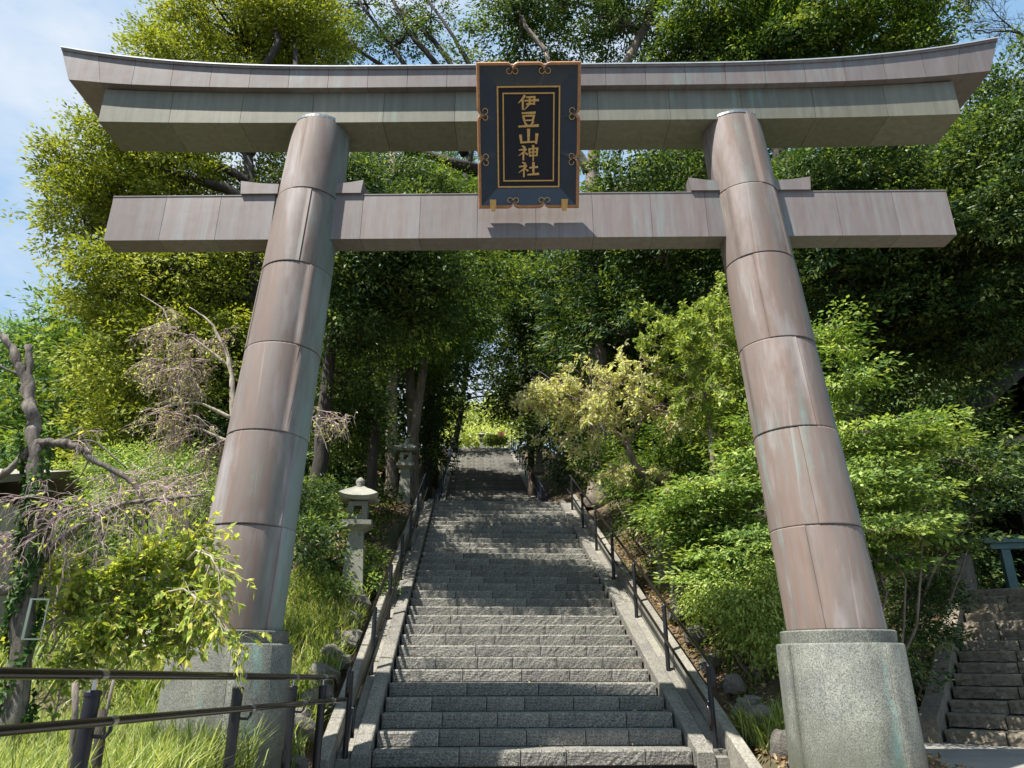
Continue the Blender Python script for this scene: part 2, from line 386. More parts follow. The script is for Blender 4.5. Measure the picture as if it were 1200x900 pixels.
xs = np.unique(np.concatenate([np.linspace(-400, -30, 14), np.linspace(-30, -8, 28), np.linspace(-8, 12, 101), np.linspace(12, 30, 24), np.linspace(30, 400, 14)]))
ys = np.unique(np.concatenate([np.linspace(-200, -4, 10), np.linspace(-4, 5, 8), np.linspace(5, 26, 106), np.linspace(26, 60, 50), np.linspace(60, 600, 16)]))
X, Y = np.meshgrid(xs, ys); Z = terr(X, Y)-.012
nx, ny = len(xs), len(ys); ii = (np.arange(ny-1)[:, None]*nx+np.arange(nx-1)[None, :]).ravel()
g = MB(); g.add(np.stack([X, Y, Z], -1).reshape(-1, 3), np.stack([ii, ii+1, ii+1+nx, ii+nx], 1))
g.build('ground', M['soil'], smooth=True, kind='structure')
# paved forecourt
def sheet(name, pts, z, mat):
    mb = MB(); n = len(pts); mb.add([(p[0], p[1], z) for p in pts]+[(p[0], p[1], z-.25) for p in pts], None, None,
        [list(range(n))]+[[i, i+n, (i+1) % n+n, (i+1) % n] for i in range(n)])
    return mb.build(name, mat, kind='structure')
M['dark_paving'] = mat_stone('dark_paving', (.05,.05,.05), (.07,.068,.065), .4, 60, .003)
sheet('bounce_cut_ground', [(-30,-30), (30,-30), (30,4.0), (-1.5,4.0), (-1.5,2), (-30,2)], .003, M['dark_paving'])  # unseen dark ground added behind the camera to cut bounce light under the beams
sheet('forecourt_pavement', [(-1.5,4.003), (14,4.003), (14,11.9), (6.2,11.9), (5.45,10.88), (4.5,9.1), (3.9,8.2), (2.4,7.9), (-1.5,7.9)], .004, M['pave'])

# ------------------------------------------------------------------ main stairs
BL = .65
def rough_block(seed, nx=16, nz=5, amp=.0045, BL=.65, BH=RISE):
    """unit-length stone block: x 0..1, y front 0 .. back .40, z 0..1 (scaled), rough front face"""
    r = np.random.default_rng(seed); mb = MB()
    xs = np.linspace(0, 1, nx+1); zs = np.array([0, .07, .3, .6, .86, 1.0])
    G = np.zeros((nz+1, nx+1, 3))
    for i, z in enumerate(zs):
        for j, x in enumerate(xs):
            e = min(x, 1-x)*10; f = min(1, e+.3)
            d = r.uniform(-amp, amp)*1.2
            ch = (.012 if i == 0 else .024 if i == nz else 0)
            ch2 = .010 if j in (0, nx) else 0
            G[i, j] = (x*BL, max(ch, ch2)+d*.8*(0.5 if i == nz else 1), (z+(r.uniform(-.02, .02) if i == nz else 0))*BH)
    mb.add(G.reshape(-1, 3), [(i*(nx+1)+j, i*(nx+1)+j+1, (i+1)*(nx+1)+j+1, (i+1)*(nx+1)+j) for i in range(nz) for j in range(nx)])
    b = [(G[nz, j, 0], .42, .985*BH) for j in range(nx+1)]; fr = [tuple(G[nz, j]) for j in range(nx+1)]
    mb.add(fr+b, [(j, j+1, nx+2+j, nx+1+j) for j in range(nx)])
    mb.add([(0,0.012,0),(0,.42,0),(0,.42,.985*BH),(0,.024,BH),(BL,0.012,0),(BL,.42,0),(BL,.42,.985*BH),(BL,.024,BH)], [(0,3,2,1),(4,5,6,7)])
    return mb.mesh('step_stone', M['step_stone'])
blocks = [rough_block(100+i) for i in range(7)]
stairs = thing('stone_staircase', 'wide lower flight of rough grey stone steps rising from the gate to the landing', 'stairs', S_O, S_A)
# local frame of the stairs: x = right, y = up-slope, z relative to the first nosing
rows = {0: None}
for k in range(N1):
    nb = random.choice([4, 4, 5, 5, 6]); cuts = [-HALF]
    wts = np.array([random.uniform(.7, 1.4) for _ in range(nb)]); wts = wts/wts.sum()*(2*HALF)
    x = -HALF
    for wv in wts:
        g_ = .005
        link('stone', random.choice(blocks), stairs, (x+g_, k*RUN+random.uniform(-.004, .004), (k-1)*RISE-.0), (0, 0, 0), ((wv-2*g_)/BL, 1, 1+random.uniform(-.012, .006)))
        x += wv
mb = MB()
for k in range(N1): mb.box(-HALF, HALF, k*RUN+.05, (k+1)*RUN+.05, -.6 if k < 2 else (k-3)*RISE, k*RISE-.012)
mb.build('step_bed', M['dark_core'], stairs)
kst = MB
def slab(side, a0, a1, b0, b1, dz0, dz1, name, mat, parent, nseg, frame=(RISE/RUN), gap=.006, z0=0.0):
    L_ = (a1-a0)/nseg
    for i in range(nseg):
        s0 = a0+i*L_+gap/2; s1 = a0+(i+1)*L_-gap/2
        mbx = MB(); x0, x1 = sorted((side*b0, side*b1)); x0 += .001; x1 -= .001; c = .012
        v = []
        for s in (s0, s1):
            zt = z0+s*frame
            v += [(x0, s, zt+dz0), (x1, s, zt+dz0), (x1, s, zt+dz1-c), (x1-c, s, zt+dz1), (x0+c, s, zt+dz1), (x0, s, zt+dz1-c)]
        q = [(j, (j+1) % 6, (j+1) % 6+6, j+6) for j in range(6)]
        mbx.add(v, q, None, [[5,4,3,2,1,0], [6,7,8,9,10,11]])
        mbx.build(name, mat, parent)
for sd_ in (-1, 1):
    slab(sd_, -.12, A1-.3, HALF+.025, HALF+.205, -.75, .03, 'kerb_stone', M['kerb_stone'], stairs, 9)
    slab(sd_, -.10, A1-.3, HALF+.207, HALF+.36, -.75, -.03, 'kerb_gutter', M['concrete'], stairs, 5)
    slab(sd_, -.9 if sd_ > 0 else -.5, A1-.3, HALF+.362, HALF+.50, -1.0, .20 , 'kerb_wall', M['concrete'], stairs, 7)
    # stone end blocks at the foot
    bb = blocks[3 if sd_ > 0 else 5]
    link('end_stone', bb, stairs, ((HALF+.01) if sd_ > 0 else -(HALF+.01)-.19, -.06, -.155), (0,0,0), (.19/BL, .45, 1.02))
    link('end_stone', blocks[2], stairs, ((HALF+.215) if sd_ > 0 else -(HALF+.215)-.14, -.06, -.155), (0,0,0), (.14/BL, .45, 1.0))
# first landing and upper flight
land = MB(); land.box(-HALF-.5, HALF+.5, A1+.05, A2+.2, Z1-.155-.35, Z1-.155-RISE*0-.155+.0)
land.build('landing', M['step_stone'], stairs)
up = thing('stone_staircase', 'narrower looking upper flight of shaded stone steps climbing to the clearing', 'stairs', SP(A2, 0, Z1), S_A)
long_steps = [rough_block(200+i, 40, 5, .005, 2*HALF, RISE2) for i in range(4)]
for k in range(N2):
    link('step', long_steps[k % 4], up, (-HALF, k*RUN2, k*RISE2-.155), (0,0,0), (1, 1.05, 1))
for sd_ in (-1, 1):
    slab(sd_, -.2, N2*RUN2, HALF+.01, HALF+.36, -.8, .05, 'kerb_stone', M['kerb_stone'], up, 9, RISE2/RUN2)
mb = MB(); mb.box(-HALF-.5, HALF+.5, N2*RUN2+.35, N2*RUN2+3, N2*RISE2-.6, N2*RISE2-.17); mb.build('landing', M['kerb_stone'], up)

# ------------------------------------------------------------------ stair handrails
def stair_rail(label, side, frame_root, a_list, bpos, sl, z0, mat_post, mat_bar, hook=True, base=-.03, hgt=.86):
    """frame_root: (origin a offset, Z function)"""
    t = thing('handrail', label, 'handrail', frame_root.location.copy(), S_A, 'stair handrails')
    zt = lambda a: z0+a*sl
    x = side*bpos
    for a in a_list:
        MB().tube([(x, a, zt(a)+base-.05), (x, a, zt(a)+base+hgt-.035)], .030, 12).build('post', mat_post, t, smooth=False)
        c = MB(); c.tube([(x, a, zt(a)+base+hgt-.04), (x, a, zt(a)+base+hgt+.0)], .014, 8)
        c.tube([(x-side*.03, a, zt(a)+base+.47), (x-side*.075, a, zt(a)+base+.45), (x-side*.08, a, zt(a)+base+.50)], .009, 6)
        c.build('bracket', M['chrome'], t)
    a0, a1 = a_list[0], a_list[-1]
    H = base+hgt+.025; p = [(x, a1+.35, zt(a1+.35)+H-.02)]
    p += [(x, a, zt(a)+H) for a in np.linspace(a1+.2, a0-.02, 6)]
    if hook: p += [(x, a0-.10, zt(a0-.1)+H-.01), (x, a0-.16, zt(a0-.16)+H-.06), (x, a0-.17, zt(a0-.16)+H-.14), (x, a0-.17, zt(a0-.16)+H-.24)]
    MB().tube(p, .022, 10).build('top_bar', mat_bar, t, smooth=True)
    H2 = base+.50; xx = x-side*.08
    p = [(xx, a, zt(a)+H2) for a in np.linspace(a1+.3, a0-.02, 6)]
    if hook: p += [(xx, a0-.10, zt(a0-.1)+H2-.01), (xx, a0-.15, zt(a0-.15)+H2-.06), (xx, a0-.16, zt(a0-.15)+H2-.16), (xx, a0-.16, zt(a0-.15)+H2-.24)]
    MB().tube(p, .019, 10).build('middle_bar', mat_bar, t, smooth=True)
    return t
SL = RISE/RUN
stair_rail('black two-bar steel handrail up the right edge of the lower steps', 1, stairs, [.05+1.72*i for i in range(7)], HALF+.27, SL, 0, M['black_steel'], M['brown_steel'])
stair_rail('black two-bar steel handrail up the left edge of the lower steps', -1, stairs, [-.05+1.72*i for i in range(7)], HALF+.27, SL, 0, M['black_steel'], M['brown_steel'])
stair_rail('bluish steel handrail on the right edge of the upper flight', 1, up, [.6+1.9*i for i in range(12)], HALF+.2, RISE2/RUN2, 0, M['blue_steel'], M['blue_steel'], False, .04)
stair_rail('thin steel handrail on the left edge of the upper flight', -1, up, [.6+1.9*i for i in range(12)], HALF+.2, RISE2/RUN2, 0, M['blue_steel'], M['black_steel'], False, .04)

# ------------------------------------------------------------------ side fence at the lower left
fz = lambda y: CAMZ - .035 - .021*(y-2.85)-.0*y
fence = thing('pipe_fence', 'black pipe fence with two rails running past the left gate pillar', 'fence', (-1.92, 5.2, 0))
fx = lambda y: -2.02+.055*(y-3.6)
def fpt(y, dz): return (fx(y)+1.92, y-5.2, fz(y)+dz)
for yy in (1.3, 3.78, 5.5, 6.65, 7.5):
    b0 = Vector(fpt(yy, 0)); r_ = .037
    MB().lathe([(r_, -.2), (r_, b0.z-.095), (r_+.003, b0.z-.094), (r_+.003, b0.z-.078), (r_-.006, b0.z-.070), (.012, b0.z-.068)], 20, (b0.x, b0.y, 0)).build('post', M['black_steel'], fence, smooth=False)
    c = MB(); c.tube([(b0.x, b0.y, b0.z-.07), (b0.x, b0.y, b0.z-.02)], .011, 8); c.build('stem', M['chrome'], fence)
    c = MB(); c.tube([fpt(yy+.02, 0), fpt(yy+.07, 0)], .0275, 12); c.build('clamp', M['chrome'], fence)
    c = MB(); c.tube([(b0.x+.03, b0.y, b0.z-.27), (b0.x+.085, b0.y+.02, b0.z-.275), (b0.x+.10, b0.y+.03, b0.z-.25), (b0.x+.10, b0.y+.03, b0.z-.215)], .009, 6); c.build('bracket', M['black_steel'], fence)
    c = MB(); q0 = fpt(yy+.01, -.205); q1 = fpt(yy+.05, -.205); c.tube([(q0[0]+.10,)+q0[1:], (q1[0]+.10,)+q1[1:]], .0245, 12); c.build('clamp', M['chrome'], fence)
MB().tube([fpt(y, 0) for y in (.3, 1.5, 3, 4.5, 6, 7.5, 7.8)]+[(fpt(7.87, 0)[0]+.015, 7.87-5.2, fz(7.87)-.03), (fpt(7.9, 0)[0]+.02, 7.9-5.2, fz(7.9)-.12)], .024, 14).build('top_rail', M['brown_steel'], fence, smooth=True)
MB().tube([(fpt(y, 0)[0]+.10, y-5.2, fz(y)-.205) for y in (.3, 1.5, 3, 4.5, 6, 7.95)], .021, 14).build('lower_rail', M['brown_steel'], fence, smooth=True)

# ------------------------------------------------------------------ the gate (torii)
TY = 7.2
torii = thing('torii_gate', 'tall copper-clad shrine gate straddling the foot of the steps', 'gate', (.175, TY, 0), -.0125)
def ring_z(py, yfront): 
    el = PITCH+math.atan((450-py)/FPX); return CAMZ+yfront*math.tan(el)
def pillar(xb, xt, seams_px, seed):
    r = random.Random(seed)
    zt = 7.085; zb = 1.285
    core = MB(); K = 2
    ax = lambda z: xb+(xt-xb)*(z-zb)/(zt-zb)
    rad = lambda z: .432+(.350-.432)*(z-zb)/(zt-zb)
    core.tube([(ax(zb), 0, zb), (ax(zt), 0, zt-.01)], [rad(zb)-.008, rad(zt)-.008], 40)
    p = core.build('pillar', M['seam_core'], torii, smooth=False)
    zs = [zb]+sorted([ring_z(s, TY-.40) for s in seams_px])+[zt]
    prev = 0
    for i in range(len(zs)-1):
        z0, z1 = zs[i]+.0012, zs[i+1]-.0012
        off = -math.pi/2+r.choice([.25, -.55, .6, -.2, .75])+r.uniform(-.1, .1); np_ = 4
        for k in range(np_):
            t0 = off+k*2*math.pi/np_+.003; t1 = off+(k+1)*2*math.pi/np_-.003
            ns = 12; th = np.linspace(t0, t1, ns+1); v = []
            lift = .004 if (k+i) % 2 else .0
            for z, dr in ((z0, .0025), (z0+.014, .001), (z1-.012, .001), (z1, -.002)):
                rr = rad(z)+dr+lift; v += [(ax(z)+rr*math.cos(t), rr*math.sin(t), z) for t in th]
            for z in (z0, z1):
                rr = rad(z)-.01; v += [(ax(z)+rr*math.cos(t), rr*math.sin(t), z) for t in th]
            n1 = ns+1; q = []
            for a_ in range(3):
                for j in range(ns): q.append((a_*n1+j, a_*n1+j+1, (a_+1)*n1+j+1, (a_+1)*n1+j))
            for j in range(ns):
                q.append((4*n1+j, 4*n1+j+1, j+1, j)); q.append((3*n1+j, 3*n1+j+1, 5*n1+j+1, 5*n1+j))
            for j in (0, ns): q.append((4*n1+j, 1*n1+j, 2*n1+j, 5*n1+j))
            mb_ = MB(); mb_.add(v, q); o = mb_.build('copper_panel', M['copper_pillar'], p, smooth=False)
            # shade smooth on the curved faces only
            me = o.data; fl = [True]*(3*ns)+[False]*(len(me.polygons)-3*ns); me.polygons.foreach_set('use_smooth', fl)
    c = MB(); c.tube([(ax(zt), 0, zt-.03), (ax(zt), 0, zt+.004)], rad(zt)+.006, 40); c.build('cap_ring', M['copper_edge'], p, smooth=False)
    # granite pedestal: ring + segmented drum
    ring = MB(); ring.lathe([(.50, zb-.11), (.505, zb-.012), (.495, zb), (.30, zb+.002)], 48, (xb, 0, 0)); rg = ring.build('pedestal_ring', M['granite_base'], torii, smooth=False)
    MB().lathe([(.557, -.3), (.540, zb-.13)], 40, (xb, 0, 0)).build('mortar', M['mortar'], torii, smooth=False)
    for k in range(4):
        t0 = -math.pi/2+.35+k*math.pi/2+.003; t1 = t0+math.pi/2-.006; ns = 14; th = np.linspace(t0, t1, ns+1); v = []
        for z, rr in ((-.3, .566), (zb-.125, .552), (zb-.112, .540), (zb-.110, .2), (-.3, .2)):
            v += [(xb+rr*math.cos(t), rr*math.sin(t), z) for t in th]
        n1 = ns+1; q = [(a_*n1+j, a_*n1+j+1, (a_+1)*n1+j+1, (a_+1)*n1+j) for a_ in range(3) for j in range(ns)]
        pl = [[a_*n1+j for a_ in range(5)] for j in (0, ns)]
        mb_ = MB(); mb_.add(v, q, None, pl); o = mb_.build('pedestal_block', M['granite_base'], torii); me = o.data
        fl = [True]*ns+[False]*(len(me.polygons)-ns); me.polygons.foreach_set('use_smooth', fl)
pillar(-2.80, -2.51, [215, 302, 398, 502, 613], 3)
pillar(2.86, 2.495, [213, 295, 395, 500, 615], 8)
# nuki (lower beam): sheets between seams
def beam_sheets(cuts, f, name, mat, parent, yb=None, ns=2):
    """f(x) -> list of (y,z) section points (closed); sheets between cut positions"""
    for c0, c1 in zip(cuts[:-1], cuts[1:]):
        a, b = c0+.0022, c1-.0022; xs_ = np.linspace(a, b, ns+1); v = []; m_ = None
        for x in xs_:
            sec = f(x); m_ = len(sec); v += [(sl[2] if len(sl) > 2 else x, sl[0], sl[1]) for sl in sec]
        q = [(i*m_+j, i*m_+(j+1) % m_, (i+1)*m_+(j+1) % m_, (i+1)*m_+j) for i in range(ns) for j in range(m_)]
        mb_ = MB(); mb_.add(v, q, None, [list(range(m_))[::-1], [ns*m_+j for j in range(m_)]]); mb_.build(name, mat, parent)
NL = 4.83; nz0, nz1 = 5.50, 6.10
core = MB(); core.box(-NL+.03, NL-.03, -.12, .12, nz0+.012, nz1-.012); nuki = core.build('lower_beam', M['seam_core'], torii)
def nsec(x):
    if abs(x) > NL-.01: pass
    return [(-.131, nz0), (-.131, nz1-.012), (-.137, nz1-.012), (-.137, nz1), (.137, nz1), (.131, nz1-.012), (.131, nz0)]
xs_out = [-NL, -4.3, -3.72, -3.15, -2.60]
beam_sheets([-NL, -4.2, -3.56, -2.93], nsec, 'copper_sheet', M['copper_beam'], nuki, ns=1)
beam_sheets([-2.3, -1.9, -1.23, -.57, .10, .75, 1.42, 2.05, 2.3], nsec, 'copper_sheet', M['copper_beam'], nuki, ns=1)
beam_sheets([2.9, 3.55, 4.2, NL], nsec, 'copper_sheet', M['copper_beam'], nuki, ns=1)
# wedges on the lower beam
for xi, xo in ((-2.26, -1.93), (-2.90, -3.33), (2.26, 1.90), (2.86, 3.27)):
    mbw = MB(); n = 6; v = []
    for i in range(n+1):
        t = i/n; x = xi+(xo-xi)*t; zt_ = nz1+.135+.045*t*t
        xs2 = x + (.02*(1 if xo > xi else -1) if i == n else 0)
        v += [(x, -.16, nz1+.002), (x, .16, nz1+.002), (xs2, .16, zt_), (xs2, -.16, zt_)]
    q = [(i*4+j, i*4+(j+1) % 4, (i+1)*4+(j+1) % 4, (i+1)*4+j) for i in range(n) for j in range(4)]
    mbw.add(v, q, None, [[0,1,2,3], [n*4+3, n*4+2, n*4+1, n*4]]); mbw.build('wedge', M['copper_beam'], torii)
# shimaki (upper inner beam)
SLX = 5.14; sz0 = 7.025
def lift(x, k): 
    t = max(0, (abs(x)-1.5)/3.95); return k*.97*t**2.8
core = MB(); core.box(-SLX+.05, SLX-.05, -.24, .24, sz0+.09, 7.42); shim = core.build('upper_beam', M['seam_core'], torii)
def ssec(x):
    k = 1+.000*x; z0 = sz0+lift(x, .06)
    e = 0
    return [(-.27, z0), (-.285, 7.455+lift(x, .12)), (.285, 7.455+lift(x, .12)), (.27, z0)]
beam_sheets(list(np.linspace(-SLX, SLX, 13)), ssec, 'copper_sheet', M['copper_shimaki'], shim, ns=3)
# kasagi (top lintel)
KLX = 5.73
core = MB(); core.box(-4.2, 4.2, -.28, .28, 7.54, 7.70); kas = core.build('top_lintel', M['seam_core'], torii)
def ksec(x):
    zb_ = 7.458+lift(x, .14); zt_ = 7.742+lift(x, .30); s = 1 if x > 0 else -1
    e = .17*min(1, max(0, (abs(x)-4.9)/.66))
    return [(-.37, zb_, x-s*e), (-.385, zt_-.03, x), (-.40, zt_-.03, x), (-.41, zt_, x), (0, zt_+.10, x), (.41, zt_, x), (.385, zt_-.03, x), (.37, zb_, x-s*e)]
beam_sheets(list(np.linspace(-KLX, KLX, 25)), ksec, 'copper_sheet', M['copper_beam'], kas, ns=2)

M['bright_edge'] = mat_plain('bright_edge', (.50,.52,.52), .35, .3)
xs_ = np.linspace(-KLX-.01, KLX+.01, 49); v = []
for x in xs_:
    zt_ = 7.742+lift(x, .30); v += [(x, -.418, zt_-.004), (x, -.418, zt_+.012), (x, -.30, zt_+.040), (x, -.30, zt_+.028)]
q = [(i*4+j, i*4+(j+1) % 4, (i+1)*4+(j+1) % 4, (i+1)*4+j) for i in range(48) for j in range(4)]
MB().add(v, q, None, [[3,2,1,0], [192,193,194,195]]).build('edge_strip', M['bright_edge'], kas)
# ------------------------------------------------------------------ name board
sb = W(619.5, 244, 7.0); stp = W(618.5, 74, 6.10)
tilt = math.atan2(sb.y-stp.y, stp.z-sb.z); SLEN = (stp-sb).length; SW = 1.13
board = thing('shrine_name_board', 'navy and gold framed shrine name board tilted forward at the gate centre', 'sign', sb)
board.rotation_euler = (tilt, 0, -.0125)     # local: x right, z up the board, -y towards the viewer
def outline(w_, h_, cx_list, cz_list, d, n=8):
    """scalloped rectangle in x,z, anticlockwise, cusps pointing in at the given places"""
    pts = []
    def side(p0, p1, cusps, nrm):
        p0 = np.array(p0); p1 = np.array(p1); Ls = np.linalg.norm(p1-p0); dr = (p1-p0)/Ls
        ts = [0.0]
        for c in cusps: ts += [c*Ls-.07, c*Ls-.05, c*Ls-.03, c*Ls-.012, c*Ls, c*Ls+.012, c*Ls+.03, c*Ls+.05, c*Ls+.07]
        for i, t in enumerate(ts):
            dd = 0
            for c in cusps:
                u = abs(t-c*Ls)/.07
                if u < 1: dd = max(dd, d*(1-math.sqrt(max(0, 1-(1-u)**2))))
            pts.append(tuple(p0+dr*t+np.array(nrm)*dd))
    side((-w_/2, 0), (w_/2, 0), cx_list, (0, 1)); side((w_/2, 0), (w_/2, h_), cz_list, (-1, 0))
    side((w_/2, h_), (-w_/2, h_), [1-c for c in cx_list[::-1]], (0, -1)); side((-w_/2, h_), (-w_/2, 0), [1-c for c in cz_list[::-1]], (1, 0))
    return np.array(pts)
cx, cz = [.345, .655], [.345, .655]
OUT = outline(SW, SLEN, cx, cz, .055)
ctr = np.array([0, SLEN/2]); 
def inset(P, d):
    Q = P.copy(); Q[:, 0] = P[:, 0]*(1-2*d/SW); Q[:, 1] = ctr[1]+(P[:, 1]-ctr[1])*(1-2*d/SLEN); return Q
IN = inset(OUT, .036); MIDI = inset(OUT, .012); n = len(OUT)
def ring3(P, y): return [(p[0], y, p[1]) for p in P]
fr = MB(); fr.add(ring3(OUT, 0)+ring3(OUT, -.10)+ring3(MIDI, -.12)+ring3(IN, -.12)+ring3(IN, -.09)+ring3(IN, 0),
    [(a*n+j, a*n+(j+1) % n, (a+1)*n+(j+1) % n, (a+1)*n+j) for a in range(5) for j in range(n)]+[(5*n+j, 5*n+(j+1) % n, (j+1) % n, j) for j in range(n)])
fr.build('outer_frame', M['wood_gold'], board)
# sloping navy surround: four trapezoids follow the outline
px0, px1, pz0, pz1 = -.335, .335, .24, SLEN-.245
def proj(P):
    Q = np.zeros_like(P)
    for i, p in enumerate(P):
        u = p[0]/(SW/2); v = (p[1]-ctr[1])/(SLEN/2); mxx = max(abs(u), abs(v))
        Q[i] = (u/mxx*px1, (pz0+pz1)/2+v/mxx*(pz1-pz0)/2)
    return Q
PI_ = proj(OUT)
IB = inset(OUT, .035)
su = MB(); su.add(ring3(IB, -.098)+ring3(PI_, -.015)+ring3(PI_, .03)+ring3(IB, .03), [(a*n+j, a*n+(j+1) % n, (a+1)*n+(j+1) % n, (a+1)*n+j) for a in range(3) for j in range(n)])
su.build('bevelled_surround', M['navy'], board)
mb = MB(); mb.box(-.47, .47, .028, .06, .3, SLEN-.1); mb.build('backing', M['ink'], board)
mb = MB(); mb.box(px0, px1, -.005, .03, pz0, pz1); panel = mb.build('panel', M['ink'], board)
def goldrect(x0, x1, z0, z1, w_, y0, y1, nm):
    m_ = MB(); m_.box(x0, x1, y0, y1, z0, z0+w_); m_.box(x0, x1, y0, y1, z1-w_, z1); m_.box(x0, x0+w_, y0, y1, z0+w_, z1-w_); m_.box(x1-w_, x1, y0, y1, z0+w_, z1-w_)
    m_.build(nm, M['gold'], panel)
goldrect(px0-.012, px1+.012, pz0-.012, pz1+.012, .016, -.030, -.004, 'gold_border')
goldrect(px0+.05, px1-.05, pz0+.055, pz1-.055, .014, -.018, -.004, 'gold_border')
# curls at the cusps
def curl(cx_, cz_, tx, tz_, nx_, nz_):
    m_ = MB()
    for s in (-1, 1):
        pts = []
        for i in range(15):
            t = i/14*1.55*math.pi; rr = .033-.010*i/14
            u = .034-rr*math.cos(t); v = rr*math.sin(t)
            dep = .03+.8*0
            X_ = cx_+tx*s*u+nx_*(v+.0); Z_ = cz_+tz_*s*u+nz_*(v+.0)
            # follow the sloping surround
            inn = v+.055; y = -.105+.083*max(0, inn-.03)/.19 -.004
            pts.append((X_, y, Z_))
        m_.tube(pts, .0042, 6)
    m_.build('curl_ornament', M['gold'], board, smooth=True)
for f in cx:
    curl(-SW/2+SW*f, .088, 1, 0, 0, 1); curl(-SW/2+SW*f, SLEN-.088, 1, 0, 0, -1)
for f in cz:
    curl(-SW/2+.088, SLEN*f, 0, 1, 1, 0); curl(SW/2-.088, SLEN*f, 0, 1, -1, 0)
for x in (-.40, .40):
    m_ = MB(); m_.box(x-.035, x+.035, -.145, -.09, .0, .10); m_.box(x-.022, x+.022, -.155, -.02, -.03, .05); m_.build('support_bracket', M['gold'], board)
CH = {
 'i': [([(.30,0),(.20,.24),(.0,.50)], (.11,.09,.03)), ([(.21,.32),(.21,.98)], (.09,.08)), ([(.40,.13),(.80,.10)], (.06,.08)), ([(.80,.09),(.79,.63)], (.10,.07)),
       ([(.32,.37),(1.0,.33)], (.06,.09)), ([(.40,.60),(.80,.57)], (.06,.07)), ([(.57,.12),(.55,.60),(.30,1.0)], (.09,.09,.02))],
 'mame': [([(.18,.05),(.84,.02)], (.07,.10)), ([(.24,.25),(.28,.60)], (.10,.08)), ([(.24,.25),(.78,.22)], (.06,.08)), ([(.77,.22),(.72,.58)], (.11,.08)), ([(.28,.57),(.72,.55)], (.06,.06)),
       ([(.30,.68),(.38,.88)], (.05,.11)), ([(.74,.66),(.62,.90)], (.11,.05)), ([(.0,1.0),(1.0,.94)], (.07,.11))],
 'yama': [([(.50,0),(.50,.90)], (.13,.09)), ([(.08,.42),(.13,.98)], (.12,.09)), ([(.12,.95),(.90,.90)], (.08,.07)), ([(.93,.34),(.89,1.02)], (.13,.08))],
 'kami': [([(.18,0),(.30,.12)], (.05,.11)), ([(.02,.30),(.36,.24)], (.05,.09)), ([(.36,.24),(.22,.48),(.0,.70)], (.09,.07,.02)), ([(.23,.48),(.23,1.02)], (.08,.07)), ([(.32,.50),(.44,.62)], (.04,.09)),
       ([(.54,.22),(.56,.76)], (.09,.07)), ([(.54,.22),(.96,.18)], (.05,.07)), ([(.95,.18),(.92,.72)], (.10,.07)), ([(.55,.47),(.93,.44)], (.05,.05)), ([(.56,.72),(.92,.70)], (.06,.06)), ([(.74,-.02),(.74,1.08)], (.10,.05))],
 'yashiro': [([(.20,0),(.32,.12)], (.05,.11)), ([(.02,.32),(.38,.25)], (.05,.09)), ([(.38,.25),(.24,.50),(.0,.74)], (.09,.07,.02)), ([(.25,.50),(.25,1.06)], (.08,.07)), ([(.34,.50),(.46,.62)], (.04,.09)),
       ([(.56,.40),(.96,.35)], (.06,.09)), ([(.75,.02),(.75,.88)], (.11,.08)), ([(.46,.92),(1.02,.86)], (.06,.10))]}
ch_w, ch_h = .215, .19; top = pz1-.085; pitch = (pz1-pz0-.17)/5.0
for i, key in enumerate(['i', 'mame', 'yama', 'kami', 'yashiro']):
    m_ = MB(); z_top = top-i*pitch; hh = pitch*.83
    for si, (pts, wd) in enumerate(CH[key]):
        P = np.array(pts, float); P = np.stack([(P[:, 0]-.5)*ch_w, z_top-P[:, 1]*hh], 1); Wd = np.array(wd)*.265
        k = len(P); T = np.gradient(P, axis=0); T /= np.linalg.norm(T, axis=1)[:, None]; Nn = np.stack([-T[:, 1], T[:, 0]], 1)
        P[0] -= T[0]*.006; P[-1] += T[-1]*.006
        y0 = -.0165-.0006*si
        v = [(p[0]+n_[0]*w_/2, y0, p[1]+n_[1]*w_/2) for p, n_, w_ in zip(P, Nn, Wd)]+[(p[0]-n_[0]*w_/2, y0, p[1]-n_[1]*w_/2) for p, n_, w_ in zip(P, Nn, Wd)]
        v += [(a_, -.005, c_) for a_, b_, c_ in v]
        q = []
        for j in range(k-1):
            q += [(j, j+1, k+j+1, k+j), (2*k+j, 2*k+j+1, j+1, j), (k+j, k+j+1, 3*k+j+1, 3*k+j)]
        q += [(0, k, 3*k, 2*k), (k-1, 2*k-1, 4*k-1, 3*k-1)]
        m_.add(v, q)
    m_.build('character', M['gold'], panel)

